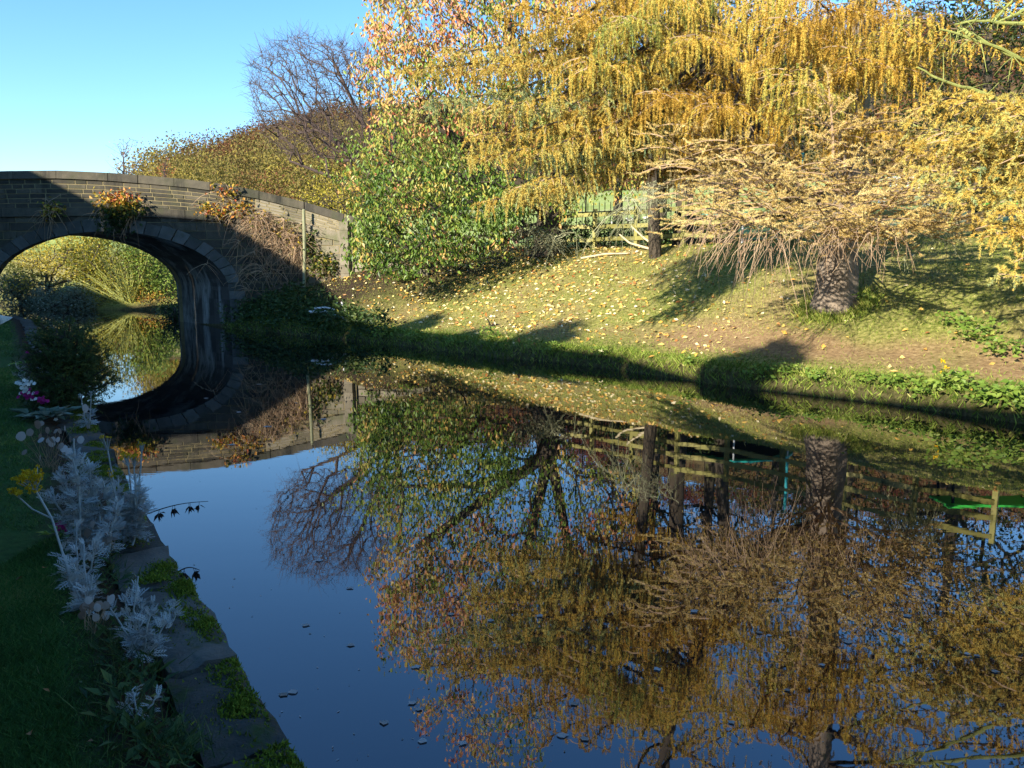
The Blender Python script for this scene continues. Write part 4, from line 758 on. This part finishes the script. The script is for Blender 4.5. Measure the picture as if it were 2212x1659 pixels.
# white birds on the field
first = None
for k, (x, y) in enumerate(((1253, 447), (1281, 450), (1292, 453), (1330, 448), (1352, 446), (1361, 443), (1392, 441), (1246, 452), (1318, 440))):
    D_ = 45.; a = (x - CX) / F * D_; z = gz(a, D_)
    if first is None:
        t = thing('white_bird', 'small white bird resting on the green field beyond the railing', 'bird', (a, D_, z), 'white birds on the field'); g = G(); o_ = np.array([a, D_, z])
        loft(g, [o_ + np.array(q) * .8 for q in ([-.3, 0, .16], [-.18, 0, .14], [-.05, 0, .13], [.08, 0, .15], [.15, 0, .22], [.17, 0, .28], [.23, 0, .29], [.3, 0, .275])], [.012, .06, .09, .08, .045, .04, .035, .006], 10, .03, 2)
        for ly in (-.03, .03): poly(g, [o_ + [.0, ly, .06], o_ + [.01, ly, -.01]], .008, .006, 5)
        g.build('body', M['wool'], t, smooth=True); first = t
    else:
        c_ = copy_to(first); c_.location = (a, D_, z); c_.rotation_euler = (0, 0, (k * 2.1) % 6.28)
# sticks and dead wood on the bank
def stick(label, pts, r0, r1, mt, name='branch', side=()):
    P = np.array(pts, float); g = G(); k = np.linspace(0, 1, len(P)); s_ = np.linspace(0, 1, 14); Q = np.stack([np.interp(s_, k, P[:, i]) for i in range(3)], 1); poly(g, Q, r0, r1, 7)
    for q in side: poly(g, np.array(q, float), r0 * .8, r1 * .8, 6)
    return tag(g.build(name, mt, origin=P[0]), label, 'branch')
def GP(x, y):  # ground point under a photo position
    lo, hi = 3., 40.
    for D_ in np.arange(6, 60, .1):
        p = PD(x, y, D_)
        if p[2] <= gz(p[0], D_) and not bool(inside(np.array(p[0]), np.array(D_))): return np.array([p[0], D_, gz(p[0], D_)])
    return PD(x, y, 24)
s1, s2 = GP(1428, 541), PD(1364, 489, 22.4); stick('pale stripped stick leaning up against the fence, right one', [s1, PD(1392, 515, 22.1), s2], .035, .02, M['pale_wood'])
s1 = GP(1412, 541); stick('pale stripped stick leaning low against the fence, left one', [s1, PD(1360, 525, 22.2), PD(1338, 506, 22.3)], .035, .02, M['pale_wood'])
a, b_ = GP(1255, 562), GP(1360, 552); stick('long pale stick lying on the leafy bank top', [a + [0, 0, .05], (a + b_) / 2 + [0, 0, .1], b_ + [0, 0, .04]], .03, .02, M['pale_wood'])
a = GP(744, 690); L_ = lambda x, y, dz=0: PD(x, y, a[1]) ; stick('bleached white forked branch lying above the water edge', [PD(668, 674, a[1]), PD(700, 672, a[1]), PD(735, 685, a[1])], .04, .03, M['white_wood'], side=[[PD(680, 666, a[1] + .1), PD(705, 664, a[1]), PD(740, 674, a[1])], [PD(740, 678, a[1]), PD(741, 664, a[1]), PD(738, 652, a[1])], [PD(740, 664, a[1]), PD(750, 676, a[1]), PD(758, 686, a[1])], [PD(735, 685, a[1]), PD(750, 690, a[1]), PD(764, 686, a[1])]])
a = GP(1060, 706); stick('short dark forked twig lying on the lower bank', [a, a + [.1, 0, .05], a + [.35, 0, .02], a + [.55, .1, .08]], .03, .012, M['dark_twig'], side=[[a, a + [-.05, 0, .13], a + [-.12, 0, .22]], [a + [.35, 0, .02], a + [.42, 0, .15]]])
a = GP(985, 590); stick('dark low branch hanging over the leaf litter', [a + [.3, 0, .5], a + [.2, 0, .2], a], .03, .015, M['dark_twig'])
# ------------------------------------------------------------------ ground cover
r = rng(101)
def scatter(n, x0, x1, y0, y1, cond):
    X = r.uniform(x0, x1, n); Y = r.uniform(y0, y1, n); Z, df, dn, ins, far, _ = height(X, Y, True); ok = ~ins & cond(X, Y, df, dn, far); return X[ok], Y[ok], Z[ok], df[ok], dn[ok]
g = G(); X, Y, Z, d_, _ = scatter(420000, -9.5, 12.5, 6, 27.5, lambda X, Y, df, dn, far: far & (df < 7.2) & (np.abs(X) < Y * .75 + 1))
keep = r.random(len(X)) < np.where(d_ < .9, 1, .55) * (1 - .9 * np.exp(-((d_ - 1.4) / .62) ** 2) * np.interp(X, [0, 2.5, 5], [.1, .6, 1])); X, Y, Z, d_ = X[keep], Y[keep], Z[keep], d_[keep]; n = len(X)
hh = np.where(d_ < .5, r.uniform(.06, .17, n), r.uniform(.025, .085, n)); tn = np.clip(.58 + .26 * vnoise(X, Y, 1.1, 9) + .15 * vnoise(X, Y, 4.5, 10) + r.normal(size=n) * .16 - np.where(d_ < .9, .26, 0), 0, 1)
aa = r.uniform(0, 6.28, 2600); ra = .42 + np.abs(r.normal(size=2600)) * .16; tx_, ty_ = tb[0] + np.cos(aa) * ra, tb[1] + np.sin(aa) * ra
X, Y = np.concatenate([X, tx_]), np.concatenate([Y, ty_]); Z = np.concatenate([Z, height(tx_, ty_)]); d_ = np.concatenate([d_, np.full(2600, 3.)]); hh = np.concatenate([hh, r.uniform(.08, .22, 2600)]); tn = np.concatenate([tn, np.clip(r.normal(.5, .2, 2600), 0, 1)]); n = len(X)
blades(g, np.stack([X, Y, Z - .01], 1), runit(r, n) * [.8, .8, .1] + [0, 0, .75], hh, .012 + hh * .06, tn, r); tag(g.build('bank_grass', M['grass']), 'short sunlit grass covering the sloping far bank', 'grass', kind='stuff')
PG = []
for nn_, bx in ((330000, (-2.7, -.5, 1.6, 5.2)), (170000, (-8, -2, 4.6, 16)), (60000, (-16, -5, 14, 27))):
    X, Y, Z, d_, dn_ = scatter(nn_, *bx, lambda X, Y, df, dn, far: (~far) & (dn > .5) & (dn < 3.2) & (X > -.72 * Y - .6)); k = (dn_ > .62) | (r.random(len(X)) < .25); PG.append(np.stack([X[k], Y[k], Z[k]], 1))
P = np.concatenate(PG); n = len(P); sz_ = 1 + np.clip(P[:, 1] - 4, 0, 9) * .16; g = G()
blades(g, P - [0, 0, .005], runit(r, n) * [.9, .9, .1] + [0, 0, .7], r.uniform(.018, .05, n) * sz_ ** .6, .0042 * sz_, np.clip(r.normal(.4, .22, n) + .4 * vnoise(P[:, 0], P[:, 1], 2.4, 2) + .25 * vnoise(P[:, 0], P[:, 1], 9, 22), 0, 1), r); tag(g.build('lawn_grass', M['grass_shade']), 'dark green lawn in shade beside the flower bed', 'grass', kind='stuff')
# fallen leaves
X, Y, Z, d_, _ = scatter(26000, -9, 12.5, 7, 27, lambda X, Y, df, dn, far: far & (df > .25) & (df < 7.5)); dens = np.clip((np.exp(-((X - 0) / 3.4) ** 2) * 1.1 + .45 * np.exp(-((X + 5.2) / 1.8) ** 2)) * np.clip(d_ / 2.2, .25, 1.2), .03, 1) * (.55 + .9 * np.clip(.5 + vnoise(X, Y, 3.5, 18), 0, 1)); k = r.random(len(X)) < dens * 1.2; X, Y, Z = X[k], Y[k], Z[k]; n = len(X)
g = G(); kites(g, np.stack([X, Y, Z + .025], 1), runit(r, n) * [1, 1, .3], runit(r, n) * .5 + [-.3, -.5, .7], r.uniform(.06, .15, n), r.uniform(.03, .08, n), np.clip(r.normal(.66, .24, n), 0, 1)); tag(g.build('fallen_leaves', M['litter']), 'scattered yellow and orange leaves fallen on the far bank', 'leaves', kind='stuff')
# undergrowth by the pier and along the water edge
X, Y, Z, d_, _ = scatter(9000, -9.6, -3.2, 20, 27, lambda X, Y, df, dn, far: far & (df < np.interp(X, [-9.5, -7, -4.3, -3.2], [2.2, 1.5, .6, .2]))); k = r.permutation(len(X))[:950]; P = np.stack([X, Y, Z + r.uniform(.05, .55, len(X))], 1)[k]; g = G(); sprays(g, P, 6, .1, .15, .07, .1, .4, r, .2); tag(g.build('bank_undergrowth', M['shade_leaf']), 'dark leafy undergrowth between the bridge pier and the water', 'undergrowth', kind='stuff')
# weeds along the water edge: plants one can tell apart
def weed(g, c, rad, hgt, n, leaf, tint):
    P = c + np.stack([r.normal(size=n) * rad * .5, r.normal(size=n) * rad * .5, r.uniform(.15, 1, n) * hgt], 1); kites(g, P, runit(r, n) * [1, 1, .4] + [0, -.1, .1], runit(r, n) * .6 + [-.2, -.5, .7], leaf * r.uniform(.6, 1.2, n), leaf * .6, np.clip(tint + r.normal(size=n) * .15, 0, 1))
for (x, y, rad, hgt, n, leaf) in [(2212, 900, .3, .35, 120, .11), (2140, 880, .32, .28, 110, .1), (2060, 850, .3, .3, 100, .1), (2000, 860, .25, .22, 80, .09), (1940, 845, .25, .2, 80, .09), (1880, 840, .2, .18, 60, .08), (1760, 835, .22, .2, 70, .08), (1700, 822, .2, .18, 60, .08), (1640, 835, .25, .25, 70, .09), (2110, 740, .35, .35, 110, .1), (2170, 775, .35, .3, 100, .1), (2060, 715, .3, .3, 80, .1), (1300, 775, .22, .2, 60, .08), (1200, 765, .22, .25, 60, .09), (900, 742, .3, .28, 80, .1), (835, 735, .3, .28, 80, .1), (980, 752, .25, .22, 60, .09), (1060, 735, .25, .3, 70, .09), (1490, 800, .2, .2, 60, .08), (880, 610, .3, .3, 80, .1), (800, 585, .3, .3, 80, .1), (1770, 655, .2, .2, 60, .08), (1860, 660, .2, .2, 60, .08), (625, 640, .18, .45, 50, .1), (610, 655, .12, .2, 30, .09)]:
    p = GP(x, y); g = G(); weed(g, p, rad, hgt, n, leaf, .6); tag(g.build('weed', M['green_leaf'], origin=p), 'low leafy green weed growing on the far bank', 'weed', 'weeds on the far bank')
p = GP(2040, 840); t = thing('yellow_wildflower', 'yellow wildflower on a thin stem by the water edge', 'flower', p); g, g2 = G(), G()
for k in range(5):
    e = p + [r.normal() * .08, r.normal() * .05, r.uniform(.15, .4)]; poly(g, [p, (p + e) / 2 + r.normal(size=3) * .02, e], .005, .003, 3); kites(g2, np.repeat(e[None], 8, 0), runit(r, 8) + [0, -.4, .3], runit(r, 8), .04, .025, r.uniform(.4, 1, 8))
g.build('stem', M['mossy_branch'], t); g2.build('petals', M['yellow_flower'], t)
# floating leaves
fl_px = [(632, 1494), (612, 1500), (890, 1518), (757, 1393), (905, 1532), (912, 1600), (1000, 1605), (1264, 1596), (1215, 1588), (1165, 1330), (975, 1326), (1662, 1372), (1640, 1366), (1776, 1436), (1832, 1386), (2110, 1416), (2150, 1450), (2090, 1412), (1060, 1340), (515, 890), (577, 921), (700, 905), (640, 870), (445, 860), (755, 1270), (690, 1210), (660, 1350), (1500, 1320), (1240, 1520), (1580, 1560), (1700, 1490), (900, 1440), (830, 1560), (1420, 1445), (1960, 1330), (560, 830), (500, 960)]
for k, (x, y) in enumerate(fl_px):
    p = PZ(x, y, .004); g = G(); n = 9; a = np.linspace(0, 2 * math.pi, n + 1)[:-1] + r.uniform(0, 6); big = r.uniform(.011, .021) * (1.0 if p[1] < 5 else 1.7); rad_ = big * np.where(np.arange(n) % 2, .8, 1.1) * r.uniform(.8, 1.2, n)
    V = np.concatenate([[p], p + np.stack([rad_ * np.cos(a) * 1.25, rad_ * np.sin(a), r.uniform(0, .002, n)], 1)]); g.add(V, [[0, 1 + i, 1 + (i + 1) % n] for i in range(n)], r.uniform(.45, .95)); tag(g.build('floating_leaf', M['papery'], origin=p), 'dead leaf floating flat on the dark canal water', 'leaf', 'leaves floating on the canal')  # pale tint puts reflected skylight into the leaf colour
g = G(); q = np.array([PZ(*p, .003) for p in np.stack([r.uniform(330, 2200, 260), 760 + 880 * r.random(260) ** .8], 1)]); q = q[inside(q[:, 0], q[:, 1]) & (pdist(q[:, 0], q[:, 1], NEAR) > .1)]; n = len(q); a = r.uniform(0, 6.28, n); kites(g, q, np.stack([np.cos(a), np.sin(a), np.zeros(n)], 1), np.tile([0, 0, 1.], (n, 1)), r.uniform(.006, .022, n), r.uniform(.003, .01, n), r.uniform(.2, 1, n), 0); tag(g.build('floating_debris', M['papery']), 'tiny specks of debris drifting on the canal water', 'debris', kind='stuff')
g = G(); q = np.array([[x, y, 0] for x, y in zip(r.uniform(-2.6, -.9, 70), r.uniform(1.7, 5, 70))]); q = q[~inside(q[:, 0], q[:, 1]) & (pdist(q[:, 0], q[:, 1], NEAR) > .55)]; q[:, 2] = height(q[:, 0], q[:, 1]) + .03; n = len(q); kites(g, q, runit(r, n) * [1, 1, .2], runit(r, n) * .5 + [0, 0, 1], r.uniform(.02, .05, n), r.uniform(.012, .03, n), r.uniform(0, .45, n)); tag(g.build('lawn_leaves', M['litter']), 'few small brown leaves lying on the shaded lawn', 'leaves', kind='stuff')
# ------------------------------------------------------------------ flower bed on the near bank
r = rng(111)
def leaf_dm(g, P, D, N, L, t):
    """felted, deeply lobed leaves: midrib plus paired lobes"""
    n = len(P); D = nrm(D); S = nrm(np.cross(D, N)); N2 = np.cross(S, D); L = np.broadcast_to(L, (n,)); kites(g, P, D, N, L, L * .09, t, .05)
    for f in (.22, .38, .54, .7, .86):
        for sg in (1, -1):
            b_ = P + D * (L * f)[:, None] - N2 * (L * .18 * f * f)[:, None]; ln = L * (.42 - .24 * abs(f - .5)); dd = nrm(D * .75 + S * sg + N2 * r.normal(size=(n, 1)) * .12)
            kites(g, b_, dd, N2, ln, ln * .2, t, .08)
            kites(g, b_ + dd * (ln * .45)[:, None], nrm(dd + D * .9), N2, ln * .55, ln * .16, t, .08)
def dusty(label, stems, scale=1., dens=1.):
    """stems: list of (base px x, y, z0, tip px x, y, D)"""
    b0 = PZ(stems[0][0], stems[0][1], .33); t = thing('dusty_miller', label, 'plant', b0, 'silver-leaved plants in the bed'); gs, gl, gf = G(), G(), G()
    for (bx_, by_, tx, ty, kind) in stems:
        b_ = PZ(bx_, by_, .33); e = PD(tx, ty, b_[1] + r.normal() * .05 + .02); L = np.linalg.norm(e - b_); q = np.linspace(0, 1, 9)[:, None]; P = b_ + (e - b_) * q + np.cumsum(r.normal(size=(9, 3)) * .006, 0); poly(gs, P, .006 * scale, .0035 * scale, 5)
        n = int(L / .0085 * dens); u = r.uniform(.12 if kind == 'leafy' else .05, 1 if kind == 'leafy' else .5, n); pos = np.stack([np.interp(u * 8, np.arange(9), P[:, i]) for i in range(3)], 1)
        a = np.arange(n) * 2.4; ax = nrm(e - b_); D = np.stack([np.cos(a), np.sin(a), np.full(n, .15)], 1) + ax * (.2 + .9 * u[:, None] ** 2); ll = r.uniform(.05, .1, n) * scale * (1.1 - .45 * u)
        D = D + runit(r, n) * .5 - [0, 0, .25] * (1 - u[:, None]); leaf_dm(gl, pos, D, ax + runit(r, n) * .5, ll * r.uniform(.6, 1.15, n), np.clip(r.normal(.55, .2, n), 0, 1))
        if kind != 'leafy':
            m = 9 if kind == 'bud' else 14; T_ = P[-1] + r.normal(size=(m, 3)) * [.016, .016, .011]
            for w in T_: poly(gs, [P[-2], (P[-2] + w) / 2, w], .0022, .0018, 3)
            n2 = m * 14; kites(gf, np.repeat(T_, 14, 0), runit(r, n2), runit(r, n2), .008 if kind == 'bud' else .011, .007, r.uniform(0, 1, n2))
    gs.build('stem', M['silver'], t, smooth=True); gl.build('foliage', M['silver'], t)
    if gf.V: gf.build('flower_heads', M['yellow_flower'] if any(s[4] == 'flower' for s in stems) else M['silver'], t)
dusty('large silver felted plant crowding the widest part of the bed', [(180, 1190, 160, 940, 'leafy'), (200, 1180, 190, 1000, 'leafy'), (200, 1190, 130, 1030, 'leafy'), (220, 1180, 230, 1040, 'leafy'), (190, 1200, 110, 1070, 'leafy'), (220, 1190, 200, 1060, 'leafy'), (230, 1200, 250, 1080, 'leafy'), (180, 1200, 165, 990, 'leafy')], 1.25, 1.1)
dusty('silver plant with yellow-tipped stalks leaning over the water', [(285, 1170, 290, 1020, 'leafy'), (280, 1170, 260, 1040, 'leafy'), (290, 1170, 310, 1060, 'leafy'), (275, 1170, 230, 945, 'bud'), (290, 1170, 300, 955, 'bud'), (285, 1170, 268, 985, 'flower'), (290, 1170, 283, 985, 'flower'), (290, 1175, 305, 1090, 'leafy'), (270, 1170, 250, 1020, 'bud')], 1.1, 1.)
dusty('small silver plant between the magenta flower and mossy stone', [(175, 1270, 170, 1120, 'leafy'), (178, 1270, 205, 1160, 'leafy'), (175, 1275, 150, 1170, 'leafy')], .95, .8)
dusty('silver plant with ragged leaves beside the yellow flower stem', [(185, 1330, 175, 1190, 'leafy'), (185, 1330, 150, 1240, 'leafy'), (190, 1330, 205, 1220, 'leafy'), (180, 1330, 165, 1210, 'leafy')], .95, 1.)
dusty('bushy silver plant behind the pale seed discs', [(295, 1430, 300, 1250, 'leafy'), (295, 1430, 270, 1290, 'leafy'), (300, 1430, 330, 1300, 'leafy'), (300, 1430, 350, 1340, 'leafy'), (290, 1430, 240, 1320, 'leafy'), (295, 1430, 305, 1300, 'leafy'), (300, 1430, 310, 1370, 'leafy'), (295, 1430, 325, 1330, 'leafy')], .8, 1.1)
dusty('little silver sprig standing on the mossy edge stones', [(362, 1345, 365, 1285, 'bud'), (362, 1345, 375, 1320, 'leafy'), (362, 1345, 350, 1320, 'leafy')], .7, 1.)
dusty('sparse silver seedling nearest the bottom of the bed', [(298, 1560, 290, 1470, 'leafy'), (300, 1560, 350, 1485, 'leafy'), (298, 1560, 272, 1510, 'leafy')], .65, .7)
dusty('thin silver stalks in bud beside the dark conifer', [(190, 925, 178, 850, 'bud'), (190, 925, 198, 848, 'bud'), (192, 925, 190, 880, 'leafy')], 1.1, .6)
dusty('pale grey plant left of the dark conifer', [(60, 845, 40, 795, 'leafy'), (70, 845, 90, 800, 'leafy'), (60, 845, 65, 805, 'leafy')], 1.5, .8)
# yellow flower head on long stem
b_ = PZ(170, 1310, .33); t = thing('yellow_flower', 'tall felted stem topped with domed yellow flower heads', 'flower', b_); g, gf = G(), G(); D0 = b_[1]
st = [b_, PD(140, 1210, D0 + .03), PD(112, 1120, D0 + .06), PD(78, 1060, D0 + .08)]; poly(g, np.stack([np.interp(np.linspace(0, 3, 13), range(4), np.array(st)[:, i]) for i in range(3)], 1), .006, .0045, 6); poly(g, [st[2], PD(70, 1100, D0 + .07), PD(42, 1075, D0 + .08)], .004, .003, 5)
for (x, y, w) in ((62, 1025, 20), (45, 1035, 14), (78, 1030, 14), (70, 1052, 16), (28, 1060, 9), (40, 1062, 8)):
    c_ = PD(x, y, D0 + .08); n = 26 if w > 12 else 12; rad_ = w / F * D0; Q = c_ + r.normal(size=(n, 3)) * [rad_ * .55, rad_ * .5, rad_ * .35]
    for q in Q[::3]: poly(g, [st[3] if w > 9 else PD(42, 1075, D0 + .08), q], .002, .0015, 3)
    kites(gf, np.repeat(Q, 12, 0), runit(r, n * 12), runit(r, n * 12), .011, .009, r.uniform(0, 1, n * 12))
g.build('stem', M['silver'], t); gf.build('flower_heads', M['yellow_flower'], t)
# honesty seed discs
def honesty(label, spots):
    b_ = PZ(np.mean([s[0] for s in spots]), max(s[1] for s in spots) + 35, .33); t = thing('honesty_plant', label, 'plant', b_, 'honesty seed stems in the bed'); g, gd = G(), G()
    for (x, y, sz) in spots:
        c_ = PD(x, y, b_[1] + .02 + r.normal() * .04); poly(g, [b_ + r.normal(size=3) * [.02, .02, 0], (b_ + c_) / 2 + r.normal(size=3) * .02, c_ - [0, 0, .01]], .002, .0012, 3)
        n = 14; a = np.linspace(0, 2 * math.pi, n + 1)[:-1]; rr_ = sz / F * b_[1]; nv = nrm(np.array([r.normal() * .5, -1, r.normal() * .4 + .3])); u = nrm(np.cross(nv, [0, 0, 1.])); v = np.cross(nv, u)
        ring_ = c_ + (u * np.cos(a)[:, None] * rr_ * .82 + v * np.sin(a)[:, None] * rr_) * r.uniform(.9, 1.05, (n, 1)); V = np.concatenate([[c_ + nv * .002], ring_]); gd.add(V, [[0, 1 + i, 1 + (i + 1) % n] for i in range(n)], np.clip(r.normal(.6, .3), 0, 1))
    g.build('stem', M['tan_twig'], t); gd.build('seed_discs', M['papery'], t)
def cl(x, y, sx, sy, n, s0=9, s1=13): return [(x + r.normal() * sx, y + r.normal() * sy, r.uniform(s0, s1)) for _ in range(n)]
honesty('cluster of round papery seed discs beside the lawn edge', [(178, 1329, 12), (199, 1310, 11), (228, 1330, 11)] + cl(205, 1310, 25, 14, 12))
honesty('brownish papery seed discs below the large silver plant', cl(235, 1110, 16, 18, 14))
honesty('pale papery seed discs behind the flower clump', cl(80, 935, 30, 18, 13, 6, 10) + [(184, 882, 10), (46, 942, 11)])
honesty('papery seed discs left of the tallest silver plant', cl(105, 955, 20, 14, 9, 6, 10))
honesty('few dry seed discs under the small silver plant', cl(225, 1165, 18, 10, 6, 8, 12))
# flowering primulas
def primula(label, x, y, n, leaf, fl):
    b_ = PZ(x, y, .34); t = thing('primula_clump', label, 'plant', b_, 'flowering clumps in the bed'); g = G(); a = r.uniform(0, 6.28, n); P = b_ + np.stack([np.cos(a), np.sin(a), np.zeros(n)], 1) * r.uniform(.02, leaf, (n, 1)) + [0, 0, .04]; kites(g, P, np.stack([np.cos(a), np.sin(a), r.uniform(-.1, .6, n)], 1), [0, 0, 1.] + runit(r, n) * .3, leaf * r.uniform(.7, 1.3, n), leaf * .55, r.uniform(.2, .9, n)); g.build('foliage', M['bramble' if leaf > .13 else 'green_leaf'], t)
    for (fx, fy, mt, cnt, sp) in fl:
        gf = G()
        for _ in range(cnt):
            c_ = PD(fx + r.normal() * sp, fy + r.normal() * sp * .6, b_[1] - .02); aa = np.linspace(0, 6.28, 6)[:-1] + r.uniform(0, 6); nv = nrm(np.array([r.normal() * .4, -1, .7])); u = nrm(np.cross(nv, [0, 0, 1.])); v = np.cross(nv, u); D = u * np.cos(aa)[:, None] + v * np.sin(aa)[:, None]; kites(gf, np.repeat(c_[None], 5, 0), D, np.repeat(nv[None], 5, 0), .017 * b_[1] / 6, .019 * b_[1] / 6, r.uniform(0, 1, 5), .05)
        gf.build('flowers', M[mt], t)
primula('broad-leaved clump with white and magenta blooms beside the conifer', 105, 905, 46, .19, [(58, 836, 'white_petal', 22, 11), (60, 852, 'magenta', 20, 9), (88, 866, 'magenta', 14, 8), (124, 896, 'white_petal', 9, 6), (72, 861, 'white_petal', 2, 3)])
primula('single bright magenta bloom among silver leaves', 135, 1165, 16, .07, [(132, 1138, 'magenta', 14, 8)])
primula('small red flowering clump against the far side of the conifer', 50, 790, 16, .12, [(58, 757, 'magenta', 4, 4), (25, 797, 'white_petal', 5, 6)])
# dark big leaves behind silver plants and low weeds in the bed
g = G(); P = []
for (x, y, n, sx, sy) in ((190, 1010, 26, 40, 16), (150, 990, 14, 25, 14), (260, 1390, 60, 30, 30), (290, 1480, 70, 40, 40), (330, 1580, 80, 60, 30), (240, 1240, 50, 30, 30), (400, 1630, 60, 40, 20), (190, 1100, 50, 60, 40), (150, 920, 30, 40, 20)):
    for _ in range(n): q = PZ(x + r.normal() * sx, y + r.normal() * sy, .345); P.append(q)
P = np.array(P); dd_ = pdist(P[:, 0], P[:, 1], NEAR); P = P[dd_ > .3]; n = len(P); kites(g, P, runit(r, n) * [1, 1, .3] + [0, 0, .4], runit(r, n) * .4 + [0, 0, 1], r.uniform(.03, .09, n), r.uniform(.015, .04, n), r.uniform(0, .8, n)); n2 = 1400; kk = r.integers(n, size=n2); blades(g, P[kk] + r.normal(size=(n2, 3)) * [.05, .05, .0], runit(r, n2) * [1, 1, .2] + [0, 0, .8], r.uniform(.03, .14, n2), .004, r.uniform(.1, .8, n2), r)
tag(g.build('bed_weeds', M['shade_leaf']), 'low dark weeds and leaves filling the soil of the bed', 'weeds', kind='stuff')
# conifer bush
cb_ = PZ(150, 880, .33); t = thing('conifer_bush', 'feathery dark evergreen bush at the water edge', 'shrub', cb_); lg = Larch(120); top = PD(140, 712, cb_[1])
poly(lg.wood, [cb_, (cb_ + top) / 2, top], .04, .01, 6)
for k in range(150):
    u = r.uniform(.03, 1); a = r.uniform(0, 6.28); w = .5 * (1.05 - .75 * max(0, u - .35)) * r.uniform(.55, 1); s_ = cb_ + (top - cb_) * u * .9; e = s_ + [math.cos(a) * w, math.sin(a) * w * .8, r.uniform(.05, .22)]; lg.bough(s_, e, sag=.05, up=.1, sec=.26, sl=.1, hang=.05, dens=.8, tint=.45, r0=.008, every=.07, t0=.3)
lg.twigs = G(); lg.build(t, M['conifer'], sp=.02, K=4, bl=.034, bw=.009, name='foliage')
# dead stems reaching over the water
def deadstem(label, b_, e, lv, side):
    b_, e = np.array(b_), np.array(e); t = thing('dead_stem', label, 'twig', b_, 'dead stems over the water'); g = G(); q = np.linspace(0, 1, 9)[:, None]; P = b_ + (e - b_) * q + [0, 0, .02] * np.sin(q * math.pi); poly(g, P, .004, .0018, 4); gl = G()
    for u in lv:
        p = b_ + (e - b_) * u + [0, 0, .02 * math.sin(u * math.pi)]; d = np.array([r.normal() * .2, 0, -1.]); poly(g, [p, p + d * .02], .0018, .0015, 3)
        n = 5; kites(gl, np.repeat((p + d * .02)[None], n, 0), d + r.normal(size=(n, 3)) * .35, runit(r, n), .055 * r.uniform(.7, 1.2, n), .02, r.uniform(0, .3, n))
    g.build('stem', M['dark_twig'], t); gl.build('dead_leaves', M['dark_twig'], t)
z0_ = PZ(318, 1110, .32); deadstem('thin dark stem with hanging dead leaves below the silver plant', z0_, PD(450, 1083, z0_[1] + .05), (.18, .2, .42, .45, .68, .7, .85), 1)
z0_ = PZ(385, 1235, .3); deadstem('short dark dead frond poking from the edge stones', z0_, PD(432, 1232, z0_[1] + .02), (.1, .25, .3, .7, .8), 1)
